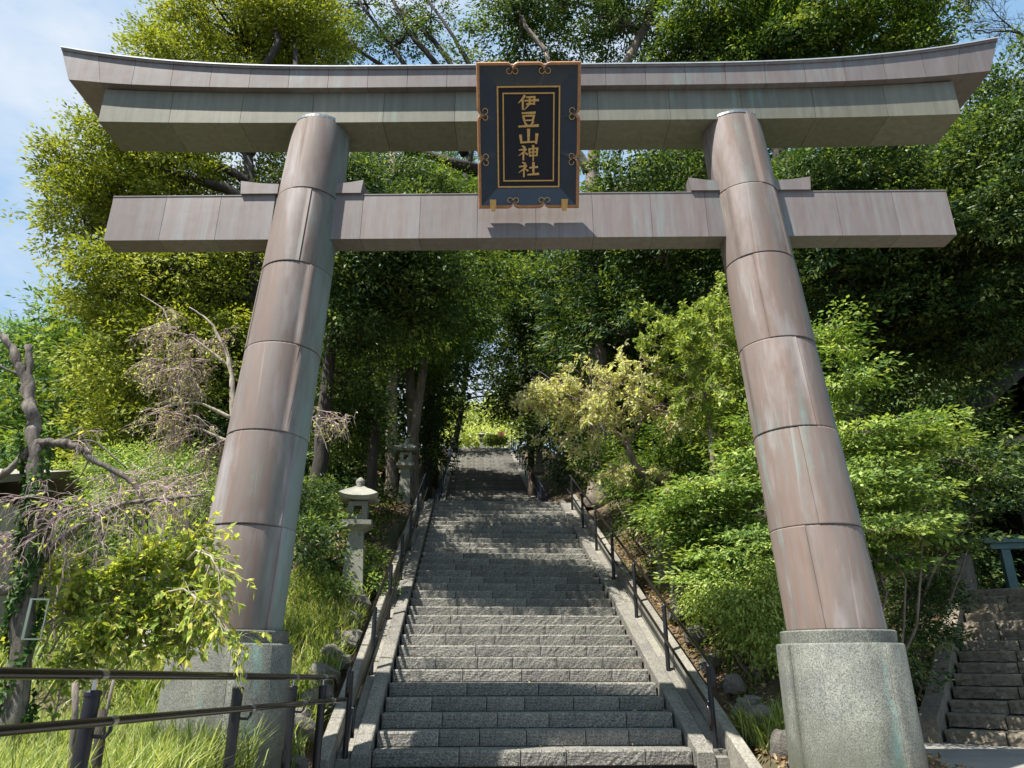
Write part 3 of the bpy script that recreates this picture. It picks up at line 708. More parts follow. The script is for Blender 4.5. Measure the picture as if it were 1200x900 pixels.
# ================================================================== vegetation
def sph(n, r):
    v = r.normal(size=(n, 3)); return v/np.linalg.norm(v, axis=1)[:, None]
def leaf_mesh(name, C, D, Nrm, ln, wd, mat, r, rnd=None, fold=.0):
    """many rhombic leaves: base C, direction D, normal Nrm, length ln, width wd"""
    n = len(C); D = D/(np.linalg.norm(D, axis=1)[:, None]+1e-9)
    S = np.cross(D, Nrm); S /= np.linalg.norm(S, axis=1)[:, None]+1e-9
    U = np.cross(S, D)
    ln = np.broadcast_to(np.asarray(ln, float), (n,))[:, None]; wd = np.broadcast_to(np.asarray(wd, float), (n,))[:, None]
    tip = C+D*ln-U*ln*.10; mid = C+D*ln*.45
    V = np.stack([C, mid+S*wd/2+U*wd*fold, tip, mid-S*wd/2+U*wd*fold], 1).reshape(-1, 3)
    me = bpy.data.meshes.new(name); me.vertices.add(4*n); me.vertices.foreach_set('co', V.astype(np.float32).ravel())
    me.loops.add(4*n); me.loops.foreach_set('vertex_index', np.arange(4*n, dtype=np.int32))
    me.polygons.add(n); me.polygons.foreach_set('loop_start', np.arange(0, 4*n, 4, dtype=np.int32)); me.polygons.foreach_set('loop_total', np.full(n, 4, np.int32))
    me.polygons.foreach_set('use_smooth', np.zeros(n, bool))
    a = me.attributes.new('rnd', 'FLOAT', 'FACE'); a.data.foreach_set('value', (r.random(n) if rnd is None else rnd).astype(np.float32))
    me.materials.append(mat); me.update(calc_edges=True); return me
def crown(blobs, n, ln, asp=.42, per=26, cr=.30, flat=.55, inner=.22, spread=.9, upb=.9, droop=.15, seed=1, wob=.28, tone=None, zmin=-.65):
    """leaf positions of a crown made of ellipsoidal masses; blobs: (centre, (rx,ry,rz)). returns arrays + clump centres"""
    r = np.random.default_rng(seed); K = max(4, n//per)
    Cb = np.array([list(b[0]) for b in blobs], float); Rb = np.array([list(b[1]) for b in blobs], float)
    wgt = (Rb[:, 0]*Rb[:, 2]+Rb[:, 1]*Rb[:, 2]+Rb[:, 0]*Rb[:, 1]); wgt /= wgt.sum()
    bi = r.choice(len(blobs), K, p=wgt); d = sph(K, r)
    d[:, 2] = np.where(d[:, 2] < zmin, -d[:, 2], d[:, 2])
    ph = r.random((len(blobs), 6))*6.28
    w1 = np.sin(d[:, 0]*4.3+ph[bi, 0])+np.sin(d[:, 1]*5.1+ph[bi, 1])+np.sin(d[:, 2]*4.7+ph[bi, 2])+.7*np.sin(d[:, 0]*9+d[:, 2]*8+ph[bi, 3])
    rf = np.where(r.random(K) < inner, r.uniform(.25, .8, K), r.uniform(.80, 1.03, K))*(1+wob*w1/3)
    cc = Cb[bi]+d*Rb[bi]*rf[:, None]
    # each clump is a short spray growing outwards
    o = d*np.array([1, 1, .45 if flat > .2 else .15])+r.normal(size=(K, 3))*np.array([.35, .35, .35 if flat > .2 else .12]); o[:, 2] -= droop; o /= np.linalg.norm(o, axis=1)[:, None]
    cs = cr*r.uniform(.6, 1.35, K)
    idx = np.repeat(np.arange(K), per)[:n] if K*per >= n else np.repeat(np.arange(K), per)
    m = len(idx); t = r.uniform(-.5, 1.0, m)
    lat = r.normal(size=(m, 3))*.42; lat[:, 2] *= flat
    P = cc[idx]+(o[idx]*t[:, None]+lat*(1.1-.5*np.abs(t))[:, None])*cs[idx][:, None]
    Dr = o[idx]*.8+lat*1.2+r.normal(size=(m, 3))*.35; Dr[:, 2] -= droop
    Nn = r.normal(size=(m, 3))*spread*.5; Nn[:, 2] += upb*.6; Nn += d[idx]*1.0+lat*1.1
    tn = np.clip(.42+.36*r.normal(size=K)[idx]+.16*r.normal(size=m)+(tone if tone else 0), 0, 1)
    L_ = ln*r.uniform(.65, 1.25, m)
    return P, Dr, Nn, L_, L_*asp*r.uniform(.8, 1.2, m), tn, cc
def limbs(mb, base, targets, r0, r, K=7, sag=.0, rmin=.012, bend=.18):
    base = np.array(base, float); T = np.array(targets, float); M_ = len(T)
    if M_ == 0: return
    B = np.broadcast_to(base, T.shape) if base.ndim == 1 else base
    t = np.linspace(0, 1, K)[None, :, None]; D = T-B; Ld = np.linalg.norm(D, axis=1)[:, None, None]
    P = B[:, None, :]+D[:, None, :]*t; off = r.normal(size=(M_, 1, 3))*bend*.6*Ld*np.sin(math.pi*t)
    off += np.cumsum(r.normal(size=(M_, K, 3))*.035*Ld, axis=1)*(t*(1-t)*4)
    P = P+off; P[:, :, 2] += (sag*Ld[:, :, 0]*np.sin(math.pi*t[0, :, 0])[None, :])
    r0 = np.broadcast_to(np.asarray(r0, float), (M_,))
    Rr = np.maximum(rmin, r0[:, None]*(1-np.linspace(0, .8, K))[None, :]); mb.tubes(P, Rr, 5)
    return P
def tree(name, label, cat, trunks, blobs, n, ln, leafmat, barkmat, seed, group=None, limb_r=.10, twigs=5, crown_kw={}, extra_limbs=None, base=None):
    """trunks: list of (points, radii); blobs: (centre, radii)"""
    r = np.random.default_rng(seed)
    b0 = Vector(trunks[0][0][0]) if base is None else Vector(base)
    t = thing(name, label, cat, b0, 0, group); o = np.array(b0)
    mb = MB()
    for pts, rad in trunks:
        P = np.array([list(p) for p in pts], float)-o
        # resample with slight wander and a root flare
        k = 14; tt = np.linspace(0, 1, k); seg = np.linspace(0, 1, len(P)); Q = np.stack([np.interp(tt, seg, P[:, i]) for i in range(3)], 1)
        Q[1:-1] += r.normal(size=(k-2, 3))*np.array([.03, .03, .0])*max(.5, rad[0]*4); Rr = np.interp(tt, np.linspace(0, 1, len(rad)), rad); Rr[0] *= 1.35
        mb.tube(Q, Rr, 10)
    mb.build('trunk', barkmat, t, smooth=True)
    P, Dr, Nn, L_, Wd, tn, cc = crown(blobs, n, ln, seed=seed, **crown_kw)
    bm = MB(); tops = [np.array([list(p) for p in pts], float) for pts, rad in trunks]
    allp = np.concatenate([np.stack([np.interp(np.linspace(.35, 1, 10), np.linspace(0, 1, len(q)), q[:, i]) for i in range(3)], 1) for q in tops])
    Cb = np.array([list(b[0]) for b in blobs], float); st = []
    for c in Cb:
        dd = np.linalg.norm(allp-c, axis=1)+np.maximum(0, allp[:, 2]-c[2])*1.5; st.append(allp[np.argmin(dd)])
    st = np.array(st); limbs(bm, st-o, Cb-o, limb_r*np.clip(np.linalg.norm(Cb-st, axis=1)/4, .4, 1.3), r, 8, rmin=.02)
    if twigs:
        sel = r.choice(len(cc), min(len(cc), twigs*len(blobs)), replace=False)
        near = np.argmin(np.linalg.norm(cc[sel][:, None, :]-Cb[None], axis=2), axis=1)
        limbs(bm, Cb[near]-o, cc[sel]-o, limb_r*.32, r, 6, rmin=.008)
    bm.build('branches', barkmat, t, smooth=True, kind='stuff')
    link('crown', leaf_mesh('crown', P-o, Dr, Nn, L_, Wd, leafmat, r, tn), t)
    return t
def B(px, py, D, rx, ry, dm=None):
    """a crown mass seen at px,py with pixel radii rx,ry at depth D, dm = its depth radius in metres"""
    s = mpp(px, py, D); rx *= s; ry *= s
    return (W(px, py, D), (rx, dm if dm else (rx+ry)/2, ry))
def ground_at(px, D):
    x = (px-600)/FPX*D*.98; return Vector((x, D, tz(x, D)-.15))
def up_trunk(px, D, pts, r0, r1):
    """trunk from the ground through survey points"""
    P = [W(a, b, D) for a, b in pts]; g0 = Vector((P[0].x+(P[0].x-P[-1].x)*.05, D, 0)); g0.z = tz(g0.x, D)-.2
    return ([g0]+P, [r0]+list(np.linspace(r0*.9, r1, len(P))))

# --- 1 big olive-green broadleaf tree, left
tree('evergreen_oak', 'tall olive green broadleaf tree with sunlit rounded crown rising behind the left pillar', 'tree',
     [up_trunk(330, 19, [(325, 560), (315, 430), (300, 300), (290, 180)], .38, .15)],
     [B(290, 55, 20, 105, 52, 3), B(225, 105, 19.5, 75, 45, 2.4), B(345, 40, 20, 55, 50, 2), B(150, 210, 19, 62, 60, 2.4), B(105, 270, 18.6, 45, 55, 1.8), B(215, 240, 19.5, 70, 60, 2.5),
      B(135, 350, 18.5, 45, 60, 1.8), B(200, 360, 19, 70, 70, 2.5), B(165, 440, 18.5, 55, 60, 2), B(270, 330, 19.5, 70, 80, 2.5), B(255, 450, 19, 70, 70, 2.5), B(160, 520, 18.5, 55, 50, 2), B(350, 240, 21, 60, 50, 2), B(85, 215, 18.8, 28, 30, 1.2), B(330, 20, 21, 50, 30, 2)],
     190000, .145, M['leaf_olive'], M['bark_dark'], 11, limb_r=.16, twigs=14, crown_kw=dict(per=30, cr=.42, wob=.34, inner=.15))
# --- 2 branchy pine-like tree above the lintel
tree('black_pine', 'dark wide branching tree with bare crossing limbs above the middle left of the lintel', 'tree',
     [up_trunk(497, 25, [(500, 500), (530, 300), (560, 130), (520, 60), (470, 10)], .20, .1), ([W(545, 180, 25), W(470, 70, 25), (W(420, 0, 25))], [.16, .11, .06]), ([W(560, 130, 25), W(480, 40, 24.5), W(440, -40, 25)], [.16, .11, .06]), ([W(560, 200, 24), W(400, 150, 24), W(300, 160, 23.5), W(200, 190, 23)], [.2, .12, .08, .04]),([W(560, 95, 25), W(530, 40, 24.5), W(480, -30, 25)], [.12, .08, .04]), ([W(470, 90, 25), W(420, 60, 24.5), W(380, 10, 25)], [.1, .08, .04])],
     [B(400, 50, 25, 45, 35, 2), B(470, 50, 25, 50, 34, 2), B(430, 5, 25, 60, 22, 2), B(375, 75, 25, 30, 22, 1.4), B(505, 20, 26, 40, 26, 2), B(540, 80, 25, 30, 18, 1.5), B(230, 195, 22, 40, 18, 1.4), B(420, 200, 23, 45, 30, 2), B(470, 195, 24, 40, 30, 2)],
     17000, .16, M['leaf_dark'], M['bark_dark'], 12, limb_r=.09, twigs=16, crown_kw=dict(per=22, cr=.34, wob=.5, inner=.4))
# --- 3 trees left of the steps
tree('cedar_tree', 'straight cedar with thick grey brown trunk just left of the stone lanterns', 'tree',
     [up_trunk(458, 19.5, [(458, 560), (460, 440), (462, 300), (460, 180)], .21, .10)],
     [B(430, 385, 18, 45, 42, 1.8), B(475, 330, 18.5, 50, 45, 2), B(435, 280, 19, 55, 45, 2), B(470, 235, 20, 50, 34, 2)],
     42000, .13, M['leaf_dark'], M['bark_grey'], 13, limb_r=.08, crown_kw=dict(per=24, cr=.42, flat=.35, droop=.3))
tree('cedar_tree', 'leaning pale trunked tree beside the second stone lantern', 'tree',
     [up_trunk(478, 20.8, [(480, 560), (490, 470), (503, 400), (500, 330), (497, 270)], .17, .08), up_trunk(487, 22.5, [(484, 540), (482, 440), (486, 330)], .22, .1)],
     [B(515, 375, 19.5, 32, 36, 1.5), B(505, 310, 20, 50, 40, 2), B(520, 255, 21, 45, 40, 2), B(487, 420, 22.5, 30, 28, 1.5)],
     36000, .13, M['leaf_mid'], M['bark_grey'], 14, limb_r=.07, crown_kw=dict(per=24, cr=.42, flat=.35, droop=.3))
tree('broadleaf_tree', 'dark glossy tree filling the shade just right of the left pillar', 'tree',
     [up_trunk(372, 13.2, [(372, 560), (380, 460), (400, 350), (420, 280)], .17, .07)],
     [B(400, 450, 14.5, 40, 42, 1.3), B(420, 385, 12.6, 45, 38, 1.2), B(400, 320, 12.2, 45, 40, 1.2), B(445, 330, 11.8, 50, 38, 1.2), B(475, 285, 11.6, 50, 26, 1.1), B(405, 500, 16, 40, 36, 1.5), B(425, 245, 11.6, 45, 25, 1.1), B(490, 365, 12.4, 40, 22, 1.0), B(530, 335, 12.2, 32, 16, .9), B(400, 215, 11.4, 30, 16, .9)],
     66000, .10, M['leaf_dark'], M['bark_dark'], 15, limb_r=.08, crown_kw=dict(per=26, cr=.36))
tree('broadleaf_tree', 'shaded tree with reddish brown trunk behind the nearer stone lantern', 'tree',
     [up_trunk(428, 21, [(428, 560), (430, 480), (432, 380)], .22, .1), up_trunk(385, 20, [(385, 560), (378, 440)], .2, .1)],
     [B(345, 470, 21, 60, 60, 2.4), B(350, 560, 19, 60, 38, 2), B(420, 470, 22.5, 45, 50, 2), B(395, 560, 21, 40, 36, 1.5), B(300, 540, 19, 60, 50, 2), B(515, 450, 25, 26, 60, 2), B(505, 520, 25, 18, 50, 1.6)],
     48000, .13, M['leaf_dark'], M['bark_dark'], 16, limb_r=.08, crown_kw=dict(per=26, cr=.4))
tree('canopy_tree', 'sparse leaning tree whose boughs reach over the lower steps from the left', 'tree',
     [up_trunk(432, 15.4, [(436, 560), (440, 470), (450, 380), (490, 330), (540, 310)], .13, .03)],
     [B(495, 395, 15.4, 42, 26, 1.2), B(545, 372, 15.4, 32, 18, 1.0), B(468, 320, 15.2, 44, 26, 1.2), B(540, 300, 15.3, 44, 22, 1.1), B(585, 330, 15.6, 26, 14, .9), B(500, 345, 15, 30, 18, 1)],
     17000, .12, M['leaf_mid'], M['bark_dark'], 26, limb_r=.05, crown_kw=dict(per=22, cr=.34, wob=.5, flat=.3, droop=.25))
# --- 4 canopy over the steps, further back
tree('canopy_tree', 'airy green tree arching over the upper steps from the left', 'tree',
     [up_trunk(512, 31, [(512, 500), (520, 400), (540, 300)], .15, .1)],
     [B(545, 330, 30, 45, 40, 2.4), B(520, 400, 30, 35, 45, 2), B(560, 270, 31, 50, 36, 2.5), B(520, 215, 32, 60, 40, 3), B(590, 320, 32, 40, 30, 2)],
     42000, .17, M['leaf_mid'], M['bark_dark'], 17, crown_kw=dict(per=22, cr=.5, wob=.4))
tree('canopy_tree', 'dark canopy tree leaning over the upper steps from the right with a straight trunk', 'tree',
     [up_trunk(626, 29, [(622, 500), (616, 430), (606, 330), (600, 250)], .15, .08)],
     [B(610, 400, 28, 40, 45, 2.2), B(640, 360, 27, 50, 45, 2.4), B(600, 320, 29, 42, 38, 2.4), B(635, 290, 29, 60, 42, 3), B(600, 470, 29, 28, 30, 1.6), B(640, 450, 28, 36, 40, 2), B(650, 510, 27, 40, 40, 2)],
     56000, .16, M['leaf_dark'], M['bark_grey'], 18, crown_kw=dict(per=22, cr=.5, wob=.4))
tree('canopy_tree', 'light green tree seen through the gap between the canopies over the steps', 'tree',
     [([Vector((-3.6, 43, 12)), W(545, 440, 43), W(560, 360, 43)], [.2, .15, .08])],
     [B(560, 400, 43, 60, 26, 2.5), B(555, 345, 43, 60, 30, 3), B(590, 440, 44, 16, 24, 1.6), B(560, 290, 44, 60, 34, 3), B(520, 460, 42, 22, 30, 2), B(540, 235, 44, 60, 34, 3), B(600, 470, 44, 12, 20, 1.2)],
     26000, .26, M['leaf_bright'], M['bark_dark'], 25, crown_kw=dict(per=22, cr=.7, wob=.4))
# --- 5 the big dark trees on the right
tree('evergreen_tree', 'huge dark evergreen behind the name board with heavy pale limb', 'tree',
     [up_trunk(700, 19, [(705, 560), (700, 420), (695, 300), (690, 180), (740, 60), (790, -20)], .34, .12), ([W(690, 200, 19), W(660, 150, 18.6), (W(640, 60, 18.6))], [.16, .12, .06]), ([W(710, 150, 19), W(830, 20, 18.6), (W(860, -40, 18.6))], [.18, .12, .06])],
     [B(610, 30, 20, 50, 40, 2), B(660, 10, 20, 50, 40, 2), B(735, 30, 19, 55, 45, 2), B(725, 240, 18, 60, 50, 2.2), B(780, 300, 17, 60, 50, 2.2), B(700, 330, 19, 60, 50, 2.2), B(740, 390, 18, 60, 45, 2.2), B(800, 210, 18, 50, 40, 2), B(690, 400, 20, 50, 45, 2), B(800, 110, 19, 60, 50, 2.2)],
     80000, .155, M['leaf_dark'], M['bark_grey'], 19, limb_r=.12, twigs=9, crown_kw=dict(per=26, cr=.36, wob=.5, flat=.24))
tree('evergreen_tree', 'tall leafy tree with yellow green tips above the right half of the lintel', 'tree',
     [up_trunk(905, 17, [(900, 560), (905, 400), (915, 250), (900, 100), (880, 0)], .34, .12), ([W(905, 160, 17), W(980, 60, 17), W(1040, 0, 17)], [.16, .1, .05])],
     [B(830, 40, 17.5, 60, 45, 2), B(900, 25, 17, 60, 45, 2), B(960, 50, 16.5, 70, 42, 2), B(1030, 30, 16.5, 60, 36, 2), B(1080, 35, 16.5, 40, 36, 1.6), B(900, 80, 17, 60, 40, 2), B(1060, 75, 16.5, 40, 26, 1.5)],
     68000, .145, M['leaf_mid'], M['bark_dark'], 20, limb_r=.12, twigs=10, crown_kw=dict(per=26, cr=.34, wob=.5, flat=.22))
tree('evergreen_tree', 'deep green tree mass behind the upper part of the right pillar', 'tree',
     [up_trunk(1000, 14.5, [(1000, 560), (1000, 420), (1010, 300), (1010, 190)], .28, .12)],
     [B(960, 225, 12.3, 60, 45, 1.6), B(1020, 205, 12.1, 60, 40, 1.6), B(980, 310, 12.8, 60, 45, 1.6), B(1060, 290, 12.4, 60, 45, 1.6), B(940, 370, 14.5, 60, 45, 1.8), B(1010, 390, 14.2, 60, 36, 1.8), B(860, 330, 17, 60, 55, 2.2), B(1080, 370, 14, 50, 30, 1.6), B(870, 420, 17, 50, 45, 2), B(1040, 430, 15, 60, 26, 1.6), B(920, 260, 14.5, 36, 60, 1.8)],
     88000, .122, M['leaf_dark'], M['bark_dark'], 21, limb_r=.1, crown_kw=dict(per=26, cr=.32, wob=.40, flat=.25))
tree('evergreen_tree', 'dense evergreen at the right edge of the view reaching past the lintel tip', 'tree',
     [up_trunk(1290, 13, [(1290, 560), (1285, 400), (1270, 250), (1240, 130)], .3, .12)],
     [B(1190, 130, 12.3, 45, 45, 1.6), B(1150, 200, 12.1, 60, 45, 1.7), B(1210, 240, 12, 60, 50, 1.8), B(1130, 290, 12.3, 55, 45, 1.7), B(1190, 330, 12.8, 60, 50, 1.8), B(1120, 380, 13.4, 50, 36, 1.6), B(1185, 400, 13, 50, 26, 1.4), B(1230, 160, 13, 40, 50, 1.6), B(1060, 330, 13.6, 50, 40, 1.6)],
     84000, .112, M['leaf_dark'], M['bark_dark'], 22, limb_r=.1, crown_kw=dict(per=26, cr=.32, wob=.40, flat=.25))
tree('evergreen_tree', 'shadowy tree closing off the forest behind the lower right pillar', 'tree',
     [up_trunk(1060, 20, [(1060, 640), (1060, 520), (1070, 400)], .3, .14), up_trunk(845, 19, [(850, 640), (845, 520), (840, 400)], .25, .12)],
     [B(1060, 470, 19.5, 70, 55, 2.2), B(960, 480, 19, 70, 60, 2.2), B(1120, 560, 19.5, 70, 60, 2.2), B(1030, 590, 19, 70, 60, 2), B(840, 500, 19.5, 70, 60, 2.2), B(760, 520, 20, 60, 60, 2), B(1170, 650, 22, 60, 50, 2), B(1090, 670, 20, 60, 50, 2), B(700, 520, 22, 50, 60, 2), B(930, 620, 18, 60, 60, 2)],
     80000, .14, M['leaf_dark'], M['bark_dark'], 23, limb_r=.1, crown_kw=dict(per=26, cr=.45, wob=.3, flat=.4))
# --- bare twigs against the sky top right
def bare_branches(name, label, cat, paths, nside, seed, mat, spread=.6, tr=.010, depth=2, curl=0.0, parent=None, ntw=0, tl=.5, droop=0.0, K=8):
    r = np.random.default_rng(seed); o = Vector(paths[0][0][0])
    t = thing(name, label, cat, o) if parent is None else parent
    oo = np.array(o if parent is None else parent.location)
    mb = MB(); starts = []; dirs = []
    for pts, rad in paths:
        P = np.array([list(p) for p in pts], float)-oo; k = max(8, len(P)*4); tt = np.linspace(0, 1, k)
        seg = np.linspace(0, 1, len(P)); Q = np.stack([np.interp(tt, seg, P[:, i]) for i in range(3)], 1)
        Q[1:-1] = (Q[:-2]+2*Q[1:-1]+Q[2:])/4; Q[1:-1] += r.normal(size=(k-2, 3))*rad[0]*.25
        Rr = np.interp(tt, np.linspace(0, 1, len(rad)), rad); mb.tube(Q, Rr, 9)
        f = r.uniform(.25, 1, nside); S = np.stack([np.interp(f, tt, Q[:, i]) for i in range(3)], 1)
        Tn = np.gradient(Q, axis=0); Td = np.stack([np.interp(f, tt, Tn[:, i]) for i in range(3)], 1); Td /= np.linalg.norm(Td, axis=1)[:, None]
        starts.append(S); dirs.append(Td)
    mb.build('trunk' if parent is None else 'limb', mat[0], t, smooth=True)
    S = np.concatenate(starts); Dd = np.concatenate(dirs); tw = MB(); ln = tl
    ends = []
    for lev in range(depth):
        n_ = len(S); D2 = Dd+r.normal(size=(n_, 3))*spread; D2 /= np.linalg.norm(D2, axis=1)[:, None]
        L2 = ln*r.uniform(.4, 1.2, n_)[:, None]; P = [S]; cur = S.copy(); dv = D2.copy()
        for i in range(K-1):
            dv = dv+r.normal(size=(n_, 3))*.16; dv[:, 2] -= droop*(i+1)/K; dv /= np.linalg.norm(dv, axis=1)[:, None]
            cur = cur+dv*L2/(K-1); P.append(cur)
        P = np.stack(P, 1); Rr = tr*(.62**lev)*np.linspace(1, .35, K)[None, :]*np.ones((n_, 1)); tw.tubes(P, Rr, 4)
        ends.append(P)
        if lev < depth-1:
            m_ = 4; idx = np.repeat(np.arange(n_), m_); f = r.uniform(.2, .95, len(idx)); fi = f*(K-1); i0 = np.floor(fi).astype(int)
            S = P[idx, i0]+(P[idx, np.minimum(i0+1, K-1)]-P[idx, i0])*(fi-i0)[:, None]; Dd = P[idx, np.minimum(i0+1, K-1)]-P[idx, i0]; Dd /= np.linalg.norm(Dd, axis=1)[:, None]+1e-9; ln *= .6
    tw.build('twigs', mat[1], t, smooth=False)
    return t, ends, oo
bare_branches('bare_tree', 'leafless thin branches against the blue sky above the right tip', 'tree',
    [([Vector((9.6, 14, 9.0)), W(1290, 100, 14), W(1225, 45, 14), W(1180, 38, 14), W(1140, 36, 14)], [.14, .06, .04, .024, .012]), ([W(1205, 45, 14), W(1175, 25, 14), W(1150, -5, 14)], [.03, .016, .008]), ([W(1125, 14, 14), W(1138, -4, 14)], [.015, .015])], 14, 31, (M['bark_dark'], M['bark_dark']), .8, .010, 3, tl=.8)
# --- far pale green trees at the left
for i, (bl, n_, lab) in enumerate([
    ([B(25, 420, 44, 50, 40, 4), B(-20, 470, 44, 60, 50, 4), B(20, 500, 43, 55, 40, 4)], 16000, 'soft light green tree at the far left edge behind the bare cherry'),
    ([B(85, 410, 46, 42, 34, 4), B(110, 470, 45, 45, 40, 4), B(80, 490, 45, 40, 36, 4), B(60, 455, 46, 30, 30, 3)], 20000, 'light green rounded tree between the bare cherry and the olive tree'),
    ([B(90, 560, 36, 60, 45, 4), B(150, 590, 34, 60, 34, 4), B(30, 570, 40, 50, 40, 4)], 18000, 'green bushy tree lower behind the bare cherry branches')]):
    c0 = bl[0][0]
    tree('broadleaf_tree', lab, 'tree', [([Vector((c0.x, c0.y, tz(c0.x, c0.y)-.3)), Vector((c0.x+.3, c0.y, c0.z*.6)), c0], [.35, .25, .12])], bl, n_, .34, M['leaf_far'], M['bark_grey'], 40+i, limb_r=.14, twigs=6, crown_kw=dict(per=22, cr=.9, wob=.4, inner=.3))
tree('conifer_tree', 'bright yellow green young tree low beside the bare cherry trunk', 'tree', [([ground_at(85, 24), W(85, 580, 24), W(88, 540, 24)], [.12, .1, .05])],
    [B(85, 580, 24, 42, 26, 1.6), B(60, 600, 24, 30, 24, 1.4), B(120, 595, 24, 34, 22, 1.4)], 14000, .16, M['leaf_yellow'], M['bark_grey'], 44, crown_kw=dict(per=20, cr=.42))
# --- far forest on the ridge: copies share their meshes
def generic(seed, mat):
    bl = [((0, 0, 9.5), (3.4, 3.4, 2.6)), ((1.6, .6, 7.2), (2.8, 2.6, 2.2)), ((-1.7, -.4, 7.0), (2.8, 2.6, 2.2)), ((.2, -1.4, 5.0), (3.2, 2.8, 2.0)), ((-.4, 1.2, 11.4), (2.0, 2.0, 1.8)), ((.3, -.6, 3.0), (2.8, 2.6, 1.8))]
    return [([(0, 0, -.5), (.1, 0, 5), (0, 0, 10.5)], [.32, .22, .08])], [(Vector(c), r_) for c, r_ in bl], mat, seed
protos = []
for s_, m_ in ((61, M['leaf_mid']), (62, M['leaf_dark']), (63, M['leaf_bright'])):
    tr_, bl_, mt_, sd2 = generic(s_, m_)
    protos.append(tree('forest_tree', 'green tree in the wood behind the steps', 'tree', tr_, bl_, 17000, .30, mt_, M['bark_dark'], sd2, 'trees of the wood on the hill', twigs=3, crown_kw=dict(per=20, cr=.65, wob=.35)))
spots = []
rr_ = random.Random(5)
for (x0, x1, y0, y1, nn) in ((-18, -5.5, 27, 52, 13), (4.5, 20, 25, 50, 17), (-26, -8, 54, 64, 6), (3, 24, 52, 62, 8), (20, 34, 16, 34, 6), (12, 19, 21, 30, 4)):
    k = 0
    while k < nn:
        x = rr_.uniform(x0, x1); y = rr_.uniform(y0, y1); a, b = ab(x, y)
        if abs(b) < 4.8: k += 0; 
        if abs(b) >= (4.8 if y < 42 else 11) and all((x-u)**2+(y-v)**2 > 6 for u, v in spots): spots.append((x, y))
        k += 1
for i, (x, y) in enumerate(spots):
    a, b = ab(x, y); side = 'left' if b < 0 else 'right'
    lab = f'green tree in the wood up the hill on the {side} of the steps'
    t = protos[i] if i < 3 else dup(protos[i % 2 if i % 5 else 2], (0, 0, 0))
    t['label'] = lab; t['group'] = f'trees of the wood on the {side} hill'
    t.location = (x, y, tz(x, y)-.3); t.rotation_euler = (0, 0, rr_.uniform(0, 6.28)); sc_ = rr_.uniform(.9, 1.35); t.scale = (sc_, sc_, sc_)
# bright bushes in the clearing at the top of the steps
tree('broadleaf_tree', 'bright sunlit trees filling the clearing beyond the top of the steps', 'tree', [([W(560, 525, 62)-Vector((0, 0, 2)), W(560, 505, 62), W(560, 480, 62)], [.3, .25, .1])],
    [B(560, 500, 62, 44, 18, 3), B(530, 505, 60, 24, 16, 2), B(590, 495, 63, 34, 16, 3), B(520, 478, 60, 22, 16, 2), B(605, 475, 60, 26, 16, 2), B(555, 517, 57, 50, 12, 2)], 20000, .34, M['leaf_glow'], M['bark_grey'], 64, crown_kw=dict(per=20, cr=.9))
pt = W(562, 520, 50)
tree('round_bush', 'small dark green clipped bush at the top right end of the steps', 'bush', [([W(577, 527, 49), W(577, 521, 49)], [.05, .03])], [B(577, 516, 49, 9, 6.5, .5), B(588, 517, 49, 6, 5, .4)], 3500, .12, M['leaf_mid'], M['bark_grey'], 65, limb_r=.02, twigs=1, crown_kw=dict(per=16, cr=.14, wob=.1))

